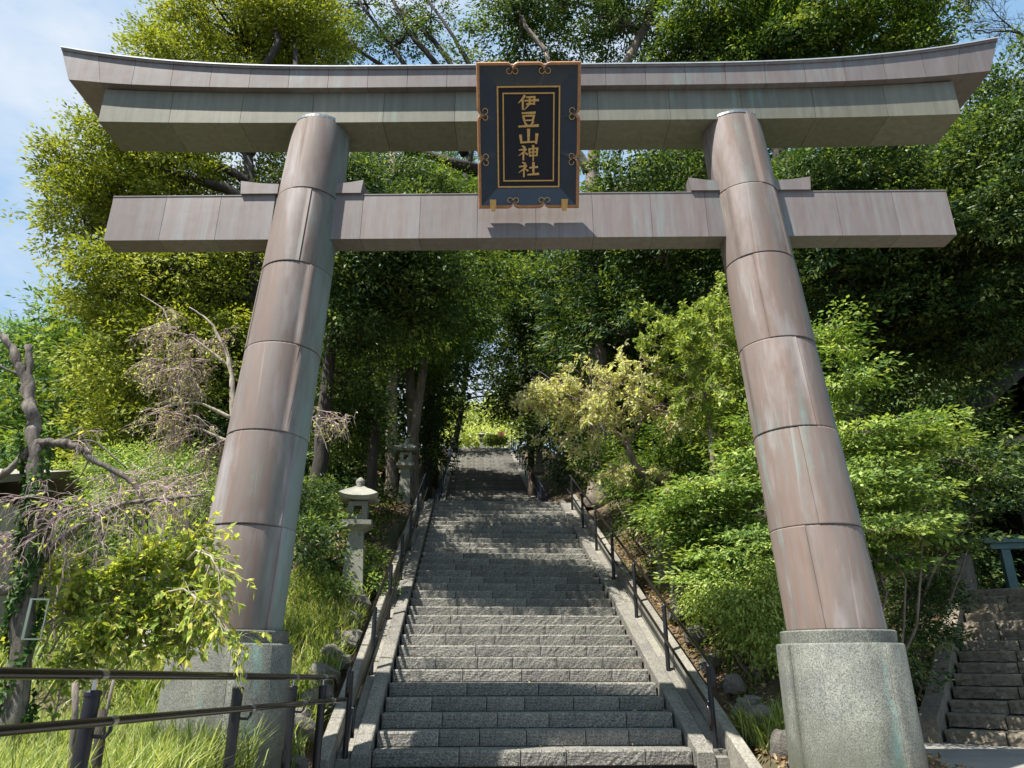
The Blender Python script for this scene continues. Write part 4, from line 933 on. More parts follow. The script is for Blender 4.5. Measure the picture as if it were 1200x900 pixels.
# --- weeping trees
def weeping(label, trunks, sources, seed, leafn, leafmat, twmat, bark, tl=.9, tr=.006, ntw=26, depth=3, name='weeping_cherry', ls=.055, droop=.35, mul=4):
    r = np.random.default_rng(seed); o = Vector(trunks[0][0][0]); t = thing(name, label, 'tree', o); oo = np.array(o)
    mb = MB()
    for pts, rad in trunks:
        P = np.array([list(p) for p in pts], float)-oo; k = max(10, len(P)*5); tt = np.linspace(0, 1, k); seg = np.linspace(0, 1, len(P))
        Q = np.stack([np.interp(tt, seg, P[:, i]) for i in range(3)], 1)
        for _ in range(2): Q[1:-1] = (Q[:-2]+2*Q[1:-1]+Q[2:])/4
        Q[1:-1] += r.normal(size=(k-2, 3))*rad[0]*.10; Rr = np.interp(tt, np.linspace(0, 1, len(rad)), rad)*(1+.12*r.normal(size=k)); mb.tube(Q, Rr, 10)
    mb.build('trunk', bark, t, smooth=True)
    tw = MB(); allP = []; levs = [[] for _ in range(depth)]
    for (s, dvec, spr, cnt, L0) in sources:
        S = np.array(s, float)[None, :]-oo+r.normal(size=(cnt, 3))*spr*.35; D2 = np.array(dvec, float)[None, :]+r.normal(size=(cnt, 3))*.45
        ln = L0
        for lev in range(depth):
            n_ = len(S); dv = D2/np.linalg.norm(D2, axis=1)[:, None]; L2 = ln*r.uniform(.45, 1.15, n_)[:, None]; cur = S.copy(); P = [S]; K = 8
            for i in range(K-1):
                dv = dv+r.normal(size=(n_, 3))*.15; dv[:, 2] -= droop*.5; dv /= np.linalg.norm(dv, axis=1)[:, None]; cur = cur+dv*L2/(K-1); P.append(cur)
            P = np.stack(P, 1); tw.tubes(P, tr*(.66**lev)*np.linspace(1, .4, K)[None, :]*np.ones((n_, 1)), 4); levs[lev].append(P)
            if lev < depth-1:
                idx = np.repeat(np.arange(n_), mul); i0 = r.integers(1, K-1, len(idx)); S = P[idx, i0]; D2 = (P[idx, i0+1]-P[idx, i0]); D2 /= np.linalg.norm(D2, axis=1)[:, None]; D2 = D2+r.normal(size=D2.shape)*.55; ln *= .62
    tw.build('twigs', twmat, t)
    if leafn:
        Pf = np.concatenate(levs[-1]+levs[-2]+levs[-2]); idx = r.integers(0, len(Pf), leafn); k2 = r.integers(2, Pf.shape[1], leafn); C = Pf[idx, k2]+r.normal(size=(leafn, 3))*.012
        Dl = r.normal(size=(leafn, 3))*.6; Dl[:, 2] -= .2; Nn = r.normal(size=(leafn, 3))*.6; Nn[:, 2] += .8; L_ = ls*r.uniform(.6, 1.3, leafn)
        link('crown', leaf_mesh('crown', C, Dl, Nn, L_, L_*.42, leafmat, r), t)
    return t
DW = 12.6
weeping('pale yellow green weeping cherry with purple twigs hanging over the right side of the steps',
    [([ground_at(775, DW+.3), W(772, 575, DW+.2), W(745, 548, DW), W(735, 520, DW), W(722, 505, DW), W(700, 480, DW), W(665, 462, DW)], [.10, .085, .065, .05, .035, .022, .012]),
     ([W(745, 548, DW), W(775, 562, DW+.1), W(778, 600, DW+.2)], [.05, .07, .08]), ([W(735, 520, DW), W(760, 480, DW), W(790, 470, DW)], [.04, .025, .012]), ([W(700, 480, DW), W(640, 470, DW), W(600, 492, DW)], [.02, .012, .006])],
    [(W(665, 458, DW), (-.9, 0, .25), .25, 12, .8), (W(640, 465, DW), (-.9, 0, 0), .2, 10, .7), (W(690, 465, DW), (-.5, -.4, .3), .4, 16, .8), (W(720, 480, DW), (-.3, -.6, .3), .5, 18, .8), (W(755, 478, DW), (.3, -.5, .3), .5, 18, .8), (W(790, 465, DW), (.6, -.2, .2), .4, 14, .8), (W(735, 450, DW), (-.2, -.2, .4), .5, 14, .7), (W(735, 545, DW-.1), (-.6, -.4, 0), .2, 9, .5), (W(770, 565, DW), (.1, -.4, .1), .2, 8, .3), (W(680, 500, DW), (-.5, -.4, .1), .4, 12, .6)],
    51, 11500, M['leaf_pale'], M['twig_purple'], M['bark_grey'], ls=.088, tr=.0085, droop=.16, mul=2)
weeping('small pale trunked tree with yellow green leaves left of the right pillar',
    [([ground_at(838, 12), W(838, 600, 12), W(836, 560, 12), W(832, 500, 12), W(826, 465, 12), W(820, 420, 12)], [.07, .06, .055, .045, .03, .015]), ([W(838, 575, 12), W(815, 568, 12), W(800, 560, 12)], [.03, .03, .025])],
    [(W(820, 420, 12), (-.3, -.3, .5), .5, 16, .8), (W(840, 380, 12), (.4, -.3, .4), .5, 16, .8), (W(830, 455, 12), (-.5, -.3, .3), .4, 14, .8), (W(800, 400, 12), (-.4, -.2, .4), .4, 14, .8), (W(860, 420, 12.4), (.5, -.2, .3), .5, 12, .8)],
    52, 12000, M['leaf_yellow'], M['twig'], M['bark_grey'], ls=.095, tr=.005, droop=.15, mul=2)
DT = 9.3
weeping('pale twiggy weeping tree with few leaves seen just left of the left pillar',
    [([ground_at(262, DT), W(268, 560, DT), W(275, 470, DT), W(268, 420, DT), W(262, 405, DT), W(245, 375, DT), W(222, 360, DT)], [.07, .055, .04, .028, .022, .015, .008]),
     ([W(270, 430, DT), W(225, 395, DT), W(195, 385, DT)], [.025, .014, .006]), ([W(272, 490, DT), W(230, 470, DT), W(180, 480, DT)], [.028, .014, .006]), ([W(200, 385, DT+.2), W(192, 362, DT+.2), W(165, 345, DT+.2)], [.014, .01, .005]), ([W(272, 520, DT), W(230, 500, DT), W(190, 515, DT)], [.028, .014, .006]), ([W(275, 470, DT), W(330, 470, DT), W(372, 495, DT), W(385, 530, DT)], [.028, .014, .01, .005])],
    [(W(225, 392, DT), (-.8, 0, .2), .25, 12, .55), (W(205, 385, DT), (-.9, 0, .1), .15, 8, .5), (W(240, 430, DT), (-.8, -.1, .3), .3, 16, .6), (W(200, 435, DT), (-.9, 0, .1), .2, 10, .5), (W(215, 475, DT), (-.8, 0, 0), .25, 10, .5), (W(230, 500, DT), (-.8, 0, .1), .25, 14, .6), (W(260, 520, DT), (-.6, 0, .0), .2, 10, .6), (W(372, 490, DT), (.6, 0, .0), .15, 7, .5), (W(260, 400, DT), (-.2, 0, .3), .2, 8, .4), (W(240, 570, DT), (-.8, 0, 0), .4, 14, .7), (W(200, 560, DT), (-.8, 0, 0), .4, 10, .7)],
    53, 2600, M['leaf_pale'], M['twig'], M['bark_pale'], ls=.05, tr=.0062)
DC = 5.6
w5 = lambda a, b, d=0: W(a, b, DC+d)
cher = weeping('old half bare cherry with ivy on its stout trunk at the left edge', 
    [([ground_at(22, DC), w5(18, 850), w5(26, 740), w5(36, 660), w5(44, 590), w5(40, 520), w5(38, 485), w5(28, 440), w5(14, 410), w5(-6, 385)], [.10, .09, .078, .068, .06, .056, .05, .042, .032, .022]),
     ([w5(38, 500), w5(36, 450), w5(33, 405)], [.04, .032, .026]), ([w5(44, 520), w5(66, 518), w5(95, 524), w5(105, 537), w5(140, 555), w5(160, 568), w5(178, 605)], [.04, .032, .03, .026, .022, .018, .010]),
     ([w5(40, 520), w5(18, 545), w5(-10, 565)], [.035, .03, .026]), ([w5(30, 440), w5(12, 435), w5(-8, 425)], [.012, .011, .009]), ([w5(36, 690), w5(16, 692), w5(-10, 690)], [.05, .045, .04]), ([w5(20, 690), w5(38, 685), w5(48, 655), w5(56, 615), w5(78, 598)], [.04, .035, .03, .024, .018]),
     ([w5(40, 670), w5(60, 640), w5(100, 612), w5(140, 590), w5(190, 585), w5(238, 580)], [.03, .026, .022, .02, .016, .009]), ([w5(44, 535), w5(70, 515), w5(95, 505), w5(108, 530), w5(95, 558), w5(75, 575)], [.010, .009, .008, .007, .005, .003]), ([w5(60, 520), w5(110, 515), w5(148, 548)], [.01, .008, .004]), ([w5(130, 550), w5(138, 570), w5(148, 600)], [.014, .009, .005])],
    [(w5(95, 600), (-.3, -.2, .3), .2, 10, .45), (w5(60, 620), (-.5, -.2, .3), .2, 12, .45), (w5(130, 595), (-.2, -.2, .1), .15, 9, .40), (w5(90, 512), (.6, 0, .1), .1, 3, .28), (w5(20, 640), (-.5, 0, .3), .2, 10, .45), (w5(180, 590), (.4, 0, .1), .12, 6, .25), (w5(150, 570), (.4, 0, .2), .1, 5, .3), (w5(200, 585), (.5, 0, .2), .1, 6, .3)],
    54, 260, M['leaf_cherry'], M['twig'], M['bark_cherry'], ls=.06, tr=.0042)
# ivy on the cherry trunk
r = np.random.default_rng(3); nI = 3600; tt = r.random(nI); yy = 850-tt*340; xx = np.interp(yy, [510, 590, 660, 740, 850], [41, 44, 36, 26, 18])
Pp = np.array([list(W(a, b, DC)) for a, b in zip(xx, yy)]); th = r.uniform(2.6, 7.2, nI); keep = (np.sin(yy*.06+th*2.2)+.6*np.sin(yy*.021+1)+.25*r.normal(size=nI)) > .25
Pp += np.stack([np.cos(th), np.sin(th), 0*th], 1)*.108; nrm = np.stack([np.cos(th), np.sin(th), .3+0*th], 1)+r.normal(size=(nI, 3))*.4; Dl = r.normal(size=(nI, 3))*.6; Dl[:, 2] -= .5
Pp, nrm, Dl = Pp[keep], nrm[keep], Dl[keep]
link('ivy', leaf_mesh('ivy', Pp-np.array(cher.location), Dl, nrm, .042, .036, M['ivy'], r), cher)

# ------------------------------------------------------------------ shrubs, layered maples and low plants
def shrub(label, blobs, n, ln, mat, seed, name='shrub', cat='shrub', group=None, bark=None, layers=0, bx=0, **kw):
    r = np.random.default_rng(seed)
    blobs0 = blobs
    if layers:
        nb = []
        for c, rr in blobs:
            for k in range(layers):
                u = (k+.5)/layers*2-1; f = math.sqrt(max(.15, 1-u*u))
                nb.append((Vector(c)+Vector((r.normal()*rr[0]*.28, r.normal()*rr[1]*.3, u*rr[2]*1.15)), (rr[0]*f*r.uniform(.7, 1.05), rr[1]*f, rr[2]*.07)))
        blobs = nb
    c = np.mean([list(b[0]) for b in blobs], axis=0)
    c[0] += bx; o = Vector((c[0], c[1], tz(c[0], c[1])-.05)); t = thing(name, label, cat, o, 0, group); oo = np.array(o)
    P, Dr, Nn, L_, Wd, tn, cc = crown(blobs, n, ln, seed=seed, **kw)
    mb = MB(); Cb = np.array([list(b[0]) for b in blobs], float)
    limbs(mb, np.zeros(3), np.array([list(b[0]) for b in blobs0[:5]])-oo, .03, r, 7, rmin=.010, bend=.10)
    sel = r.choice(len(cc), min(len(cc), 4*len(blobs)), replace=False); near = np.argmin(np.linalg.norm(cc[sel][:, None, :]-Cb[None], axis=2), axis=1)
    limbs(mb, Cb[near]-oo, cc[sel]-oo, .014, r, 5, rmin=.005)
    mb.build('stems', bark or M['bark_grey'], t, smooth=True)
    link('foliage', leaf_mesh('foliage', P-oo, Dr, Nn, L_, Wd, mat, r, tn), t)
    return t
FL = dict(flat=.16, upb=1.3, spread=.6, per=26, cr=.30, wob=.45, droop=.08, layers=4)
shrub('bright green layered shrub reaching right from behind the right pillar', [B(1010, 520, 10.6, 50, 20, .8), B(1060, 515, 10.8, 50, 16, .8), B(1000, 570, 10.4, 50, 26, .8), B(1050, 580, 10.6, 40, 20, .8), B(1010, 620, 10.3, 45, 26, .8), B(1060, 625, 10.6, 40, 16, .7), B(985, 450, 10.8, 36, 36, .8), B(975, 400, 11, 26, 22, .7), B(1030, 655, 10.6, 40, 16, .7)],
      20000, .10, M['leaf_bright'], 71, bx=-.5, **FL)
shrub('darker layered shrub with long side sprays at the edge of the right hand shade', [B(1120, 540, 12, 50, 14, .9), B(1140, 570, 12, 40, 10, .8), B(1110, 600, 12, 50, 14, .9), B(1160, 560, 12.4, 34, 8, .8), B(1100, 640, 12.2, 40, 10, .8)], 8000, .095, M['leaf_dark'], 72, bx=-1.7, **FL)
shrub('broad bright green layered shrub filling the bank left of the right pillar', [B(815, 590, 11, 50, 20, .8), B(855, 600, 10.8, 46, 26, .8), B(885, 560, 10.8, 36, 26, .8), B(812, 632, 11, 42, 18, .6), B(855, 650, 10.6, 46, 20, .7), B(890, 640, 10.5, 34, 24, .7), B(842, 682, 10.4, 34, 14, .5), B(885, 520, 11, 30, 26, .8), B(785, 606, 11.8, 26, 12, .5)],
      25000, .095, M['leaf_bright'], 73, **FL)
shrub('yellow green leafy branches spread before the forest left of the right pillar', [B(835, 395, 13, 40, 28, .9), B(860, 450, 13, 36, 24, .8), B(870, 480, 12.6, 36, 26, .8)], 9000, .085, M['leaf_yellow'], 74, **FL)
shrub('dark green undergrowth beside the right handrail', [B(765, 600, 13, 30, 26, .6), B(740, 568, 14.5, 26, 26, .6), B(708, 545, 17, 22, 26, .7), B(815, 665, 11, 26, 20, .4), B(780, 560, 14, 50, 26, .8), B(810, 520, 14, 50, 34, .9)], 21000, .09, M['leaf_mid'], 75, per=24, cr=.3)
shrub('tangled ivy and shoots hanging over the dry bank beside the right pillar', [B(870, 710, 9.7, 44, 26, .5), B(905, 700, 9.7, 26, 40, .5), B(905, 760, 9.4, 18, 34, .35), B(840, 705, 10, 36, 22, .5), B(870, 750, 9.7, 26, 16, .4)], 13000, .06, M['leaf_yellow'], 76, per=18, cr=.22, droop=.5)
shrub('dark glossy undergrowth right of the right pillar in shade', [B(1075, 740, 11.6, 30, 26, .6), B(1085, 700, 12.5, 40, 20, .7), B(1060, 780, 11, 16, 30, .4)], 7000, .075, M['leaf_dark'], 77, per=22, cr=.24)
shrub('dim broadleaf shrubs behind the nearer stone lantern', [B(365, 640, 11, 30, 34, .7), B(385, 600, 13, 30, 34, .8), B(350, 600, 12, 26, 36, .8), B(440, 585, 17.5, 26, 14, .7), B(385, 665, 12.6, 22, 18, .4)], 10000, .085, M['leaf_dark'], 78, per=22, cr=.26)
shrub('small green plants around the foot of the nearer stone lantern', [B(440, 685, 12.4, 18, 12, .3), B(392, 692, 11.8, 14, 12, .3), B(436, 655, 12.8, 10, 8, .25)], 2000, .085, M['leaf_bright'], 79, per=14, cr=.18)
shrub('mixed sunlit shrubs in the garden left of the pillar', [B(240, 600, 13, 40, 26, .9), B(200, 560, 14, 50, 26, 1), B(150, 560, 15, 40, 30, 1), B(215, 660, 11, 26, 16, .6), B(110, 640, 12, 34, 14, .7), B(130, 600, 14, 30, 20, .8)], 17000, .085, M['leaf_bright'], 80, per=22, cr=.3)
shrub('dark hedge in the gap beneath the cherry branches', [B(85, 625, 11.5, 30, 14, .6), B(110, 650, 11, 22, 8, .5)], 3500, .07, M['leaf_dark'], 83, per=22, cr=.22)
# leafy cherry boughs in front of the left pedestal (large leaves)
def bough(label, seeds, n, mat, seed, ls=.07, nbig=0):
    r = np.random.default_rng(seed); o = Vector(seeds[0][0]); t = thing('cherry_sapling', label, 'shrub', (o.x, o.y, tz(o.x, o.y)-.05)); oo = np.array(t.location)
    mb = MB(); C = []; Dl = []
    for a, b, wdt in seeds:
        a = np.array(a, float)-oo; b = np.array(b, float)-oo; m_ = int(n*wdt/len(seeds)/9)
        mb.tube([a-(b-a)*.25-np.array([0, 0, .12]), a, (a+b)/2+np.array([0, 0, .06]), b], [.009, .008, .006, .003], 6)
        S = a+(b-a)*r.random((m_, 1)); S[:, 2] += .06*np.sin(math.pi*np.linspace(0, 1, m_)); d = (b-a)/np.linalg.norm(b-a)+r.normal(size=(m_, 3))*.55
        d /= np.linalg.norm(d, axis=1)[:, None]; K = 6; P = [S]; cur = S.copy(); dv = d
        Lq = r.uniform(.12, .38, m_)[:, None]
        for i in range(K-1):
            dv = dv+r.normal(size=dv.shape)*.1; dv[:, 2] -= .09; dv /= np.linalg.norm(dv, axis=1)[:, None]; cur = cur+dv*Lq/(K-1); P.append(cur)
        P = np.stack(P, 1); mb.tubes(P, .0035*np.linspace(1, .4, K)[None]*np.ones((m_, 1)), 4)
        for k in range(9):
            f = r.uniform(.1, 1, m_)*(K-1); i0 = np.minimum(f.astype(int), K-2); c = P[np.arange(m_), i0]+(P[np.arange(m_), i0+1]-P[np.arange(m_), i0])*(f-i0)[:, None]
            C.append(c); dd = (P[np.arange(m_), i0+1]-P[np.arange(m_), i0]); dd /= np.linalg.norm(dd, axis=1)[:, None]; dd = dd+r.normal(size=dd.shape)*.6; dd[:, 2] -= .35; Dl.append(dd)
    mb.build('stems', M['bark_pale'], t, smooth=True)
    C = np.concatenate(C); Dl = np.concatenate(Dl); Nn = r.normal(size=C.shape)*.45; Nn[:, 2] += 1
    L_ = ls*r.uniform(.6, 1.25, len(C)); nb = min(nbig, len(C)); big = r.permutation(len(C)); bi, re = big[:nb], big[nb:]
    link('foliage', leaf_mesh('foliage', C[re], Dl[re], Nn[re], L_[re], L_[re]*.44, mat, r, None, .12), t, kind='stuff')
    if nb:
        lm = [leaf_mesh('leaf', np.zeros((1, 3)), np.array([[1., 0, 0]]), np.array([[0, 0, 1.]]), 1.0, .44, mat, r, np.array([q_]), .12) for q_ in (.15, .4, .6, .85)]
        for i in bi:
            o_ = link('leaf', lm[i % 4], t, C[i]); q = Matrix([Dl[i]/np.linalg.norm(Dl[i]), (0, 0, 0), (0, 0, 0)])
            dx = Vector(Dl[i]).normalized(); zz = (Vector(Nn[i])-dx*Vector(Nn[i]).dot(dx)).normalized(); yy_ = zz.cross(dx)
            o_.rotation_euler = Matrix([[dx.x, yy_.x, zz.x], [dx.y, yy_.y, zz.y], [dx.z, yy_.z, zz.z]]).to_euler(); l_ = L_[i]*1.25; o_.scale = (l_, l_, l_)
    return t
DB = 5.9
w6 = lambda a, b, d=0: W(a, b, DB+d)
bough('yellow green cherry boughs with large leaves drooping before the left pedestal',
    [(w6(120, 740), w6(235, 655), 1.2), (w6(110, 720), w6(205, 690), 1.3), (w6(80, 730), w6(150, 665), 1.3), (w6(150, 770), w6(240, 740), 1.0), (w6(60, 740), w6(100, 690), 1.1), (w6(70, 790), w6(130, 740), 1.3), (w6(170, 740), w6(215, 700), 1.0), (w6(215, 690, -.3), w6(278, 760, -.6), .5), (w6(185, 680), w6(235, 632), .7), (w6(100, 770), w6(190, 715), 1.4), (w6(230, 645, -.5), w6(262, 680, -.8), .16), (w6(40, 700), w6(70, 665), .6), (w6(0, 800), w6(30, 740), .6), (w6(130, 700), w6(180, 650), 1.0), (w6(190, 720), w6(240, 690), .9)],
    9500, M['leaf_cherry'], 81, .075, nbig=220)
bough('thin leaning stems with green leaves behind the pipe fence', [(w6(60, 860), w6(75, 790), .6), (w6(100, 870, .2), w6(130, 800, .2), .6), (w6(10, 880), w6(5, 830), .5)], 700, M['leaf_bright'], 82, .06)

# grass and ground cover -------------------------------------------------------
def grass(label_name, pts, hgt, wd, mat, seed, lean=.5, per=10, spread=.06, K=4, kind='stuff', parent=None):
    """arching blades; pts: array of tuft positions on the terrain"""
    r = np.random.default_rng(seed); pts = np.asarray(pts); n = len(pts)*per; base = np.repeat(pts, per, axis=0)+np.concatenate([r.normal(size=(n, 2))*spread, np.zeros((n, 1))], 1)
    h = hgt*r.uniform(.45, 1.15, n); az = r.uniform(0, 6.28, n); ln_ = lean*r.uniform(.3, 1.3, n)*h
    dx = np.stack([np.cos(az), np.sin(az), 0*az], 1); side = np.stack([-np.sin(az), np.cos(az), 0*az], 1)
    V = []; 
    for k in range(K):
        t = k/(K-1); c = base+dx*(ln_*t**2)[:, None]; c[:, 2] += h*(t-.35*t**3*np.minimum(1, ln_/h)); wv = wd*(1-t)**.6*(.55+t*1.2 if k < K-1 else 0.02)
        V.append(c-side*(wv/2)); V.append(c+side*(wv/2))
    V = np.stack(V, 1); m = 2*K; idx = np.arange(n)[:, None]*m
    Q = np.concatenate([idx+np.array([2*k, 2*k+1, 2*k+3, 2*k+2]) for k in range(K-1)], 0)
    me = bpy.data.meshes.new(label_name); me.vertices.add(n*m); me.vertices.foreach_set('co', V.astype(np.float32).ravel())
    me.loops.add(Q.size); me.loops.foreach_set('vertex_index', Q.astype(np.int32).ravel()); me.polygons.add(len(Q)); me.polygons.foreach_set('loop_start', np.arange(0, Q.size, 4, dtype=np.int32)); me.polygons.foreach_set('loop_total', np.full(len(Q), 4, np.int32))
    me.polygons.foreach_set('use_smooth', np.zeros(len(Q), bool))
    a = me.attributes.new('rnd', 'FLOAT', 'FACE'); a.data.foreach_set('value', np.tile(r.random(n), K-1).astype(np.float32))
    me.materials.append(mat); me.update(calc_edges=True); o = link(label_name, me, parent)
    if kind: o['kind'] = kind
    return o
def scatter(x0, x1, y0, y1, n, seed, cond=None):
    r = np.random.default_rng(seed); x = r.uniform(x0, x1, n); y = r.uniform(y0, y1, n); a, b = ab(x, y)
    k = np.ones(n, bool) if cond is None else cond(x, y, a, b)
    x, y = x[k], y[k]; return np.stack([x, y, terr(x, y)], 1)
o = grass('bamboo_grass', scatter(-4.6, -1.9, 7.7, 12.5, 1500, 91, lambda x, y, a, b: (b < -2.35)), .42, .016, M['grass'], 92, .7)
tag(o, 'bright yellow green bamboo grass on the bank left of the steps', 'grass')
o = grass('tall_grass', scatter(-5.5, -2.15, 3.4, 8.0, 3000, 93, lambda x, y, a, b: (x < -2.12) & ((x+2.6)**2+(y-7.2)**2 > .34)), .66, .013, M['grass'], 94, .6)
tag(o, 'tall sunlit grass around the left pedestal behind the pipe fence', 'grass')
o = grass('grass_clump', scatter(2.45, 3.0, 8.25, 9.0, 55, 95, lambda x, y, a, b: ((x-2.75)**2+(y-8.6)**2 < .10)), .42, .014, M['grass'], 96, .9, per=16)
tag(o, 'arching green grass clump between the rocks and the right pedestal', 'grass')
o = grass('meadow_grass', scatter(-14, -4.2, 5, 26, 4200, 97), .4, .03, M['grass'], 98, .5, per=5, spread=.15)
tag(o, 'rough grass in the garden beyond the left pillar', 'grass')
def litter(name, label, P, ln, mat, seed, lift=.02):
    r = np.random.default_rng(seed); n = len(P); P = P+np.array([0, 0, 1])*r.uniform(.0, lift, n)[:, None]; D = r.normal(size=(n, 3)); D[:, 2] *= .35; Nn = r.normal(size=(n, 3))*.45; Nn[:, 2] += 1
    L_ = ln*r.uniform(.6, 1.2, n); o = link(name, leaf_mesh(name, P, D, Nn, L_, L_*.5, mat, r)); o['kind'] = 'stuff'; tag(o, label, 'leaves')
litter('fallen_leaves', 'dry brown leaves covering the bank between steps and right pillar', scatter(2.0, 5.6, 7.6, 16, 15000, 101, lambda x, y, a, b: (b > 2.3) & ((x < 4.5) | (y > 10.9))), .07, M['dry'], 102, .06)
litter('fallen_leaves', 'brown leaf litter on the shaded bank left of the steps', scatter(-5.5, -2, 9.5, 21, 8000, 103, lambda x, y, a, b: (b < -2.5)), .08, M['dry'], 104, .05)
litter('fallen_leaves', 'dry leaves lying along the rough side steps on the right', scatter(5.2, 11, 10.6, 18, 7000, 105, lambda x, y, a, b: ((x-Q_O[0])*Q_u[0]+(y-Q_O[1])*Q_u[1] > -.1)), .06, M['dry'], 106, .03)
r = np.random.default_rng(77); nS = 420; kk = r.integers(0, N1, nS); bb_ = np.where(r.random(nS) < .6, np.sign(r.normal(size=nS))*(HALF-np.abs(r.normal(size=nS))*.28), r.uniform(-HALF, HALF, nS)); bb_ = np.clip(bb_, -HALF+.03, HALF-.03)
Ps = np.array([list(SP(k_*RUN+.05+f_*.27, b_, S_O.z+k_*RISE+.004)) for k_, b_, f_ in zip(kk, bb_, r.random(nS))]); litter('fallen_leaves', 'few dry leaves lying on the treads of the lower steps', Ps, .055, M['dry'], 78, .008)
o = grass('dead_stalks', scatter(-5.2, -2.2, 3.6, 11.5, 260, 121, lambda x, y, a, b: (x < -2.3) & ((x+2.6)**2+(y-7.2)**2 > .45) & ((y < 7.8) | (b < -2.4))), .62, .008, M['dry'], 122, .45, per=4)
tag(o, 'dry straw coloured stalks standing among the grass on the left bank', 'grass')
o = grass('broad_weeds', scatter(-4.8, -2.15, 3.6, 11.5, 300, 123, lambda x, y, a, b: (x < -2.2) & ((x+2.6)**2+(y-7.2)**2 > .45) & ((y < 7.8) | (b < -2.4))), .34, .045, M['leaf_mid'], 124, .9, per=6)
tag(o, 'darker broad leaved weeds mixed through the grass on the left bank', 'weeds')
o = grass('ground_cover', scatter(2.0, 6.5, 8.2, 17, 900, 107, lambda x, y, a, b: (b > 2.6) & (a > .8) & ((x < 4.6) | (y > 11.2)) & (((x-Q_O[0])*Q_v[0]+(y-Q_O[1])*Q_v[1]) < -.2)), .16, .03, M['leaf_mid'], 108, .9, per=7, spread=.1)
tag(o, 'low green ground cover on the right hand bank', 'ground cover')
o = grass('ground_cover', scatter(-7, -2.0, 10, 22, 900, 109, lambda x, y, a, b: (b < -2.6)), .18, .035, M['leaf_mid'], 110, .9, per=7, spread=.1)
tag(o, 'low dark ground cover on the bank around the stone lanterns', 'ground cover')

# ------------------------------------------------------------------ rocks along the kerbs
def rock_mesh(seed):
    r = np.random.default_rng(seed); me0 = MB(); nu, nv = 12, 8
    ph = r.random((4, 3))*6.28; fr = r.uniform(1.2, 3.0, (4, 3)); v = []
    for i in range(nv+1):
        for j in range(nu):
            th = math.pi*i/nv; f = 2*math.pi*j/nu; d = np.array([math.sin(th)*math.cos(f), math.sin(th)*math.sin(f), math.cos(th)])
            k = 1+.10*sum(np.sin(fr[q]@d+ph[q, 0]) for q in range(4)); d = np.sign(d)*np.abs(d)**.62
            v.append(d*k*r.uniform(.93, 1.07))
    q = [(i*nu+j, (i+1)*nu+j, (i+1)*nu+(j+1) % nu, i*nu+(j+1) % nu) for i in range(nv) for j in range(nu)]
    me0.add(v, q); return me0.mesh('rock', M['rock'], False)
rocks = [rock_mesh(300+i) for i in range(5)]
rl = [(1, -.75, 2.50, .10), (1, -.45, 2.55, .17), (1, .10, 2.50, .14), (1, .42, 2.46, .13), (1, .85, 2.50, .13), (1, 1.5, 2.42, .11), (1, 2.2, 2.5, .14), (1, 3.0, 2.45, .12),
      (-1, -.9, 2.55, .20), (-1, -.4, 2.45, .17), (-1, .15, 2.5, .19), (-1, .7, 2.42, .17), (-1, 1.2, 2.45, .16), (-1, 1.7, 2.42, .15), (-1, 2.25, 2.45, .17), (-1, 2.9, 2.42, .14), (-1, 3.5, 2.45, .16), (-1, 4.3, 2.42, .14), (-1, 5.2, 2.5, .17)]
nm_r = ['lowest', 'second lowest', 'third lowest', 'fourth', 'fifth', 'sixth', 'seventh', 'eighth', 'ninth', 'tenth', 'topmost']
cnt = {1: 0, -1: 0}; rr_ = random.Random(9)
for s_, a_, b_, q_ in rl:
    p = SP(a_, s_*b_); p.z = max(tz(p.x, p.y), 0)+q_*.35+(.10 if a_ > 0 else 0)
    o = link('boulder', rocks[(cnt[s_]+(0 if s_ > 0 else 2)) % 5], None, p, (rr_.uniform(-.3, .3), rr_.uniform(-.3, .3), rr_.uniform(0, 6)), (q_*1.15, q_, q_*.85))
    tag(o, f"rounded grey brown boulder, {nm_r[cnt[s_]]} in the row along the {'right' if s_ > 0 else 'left'} stair kerb", 'rock', f"boulders along the {'right' if s_ > 0 else 'left'} stair kerb"); cnt[s_] += 1

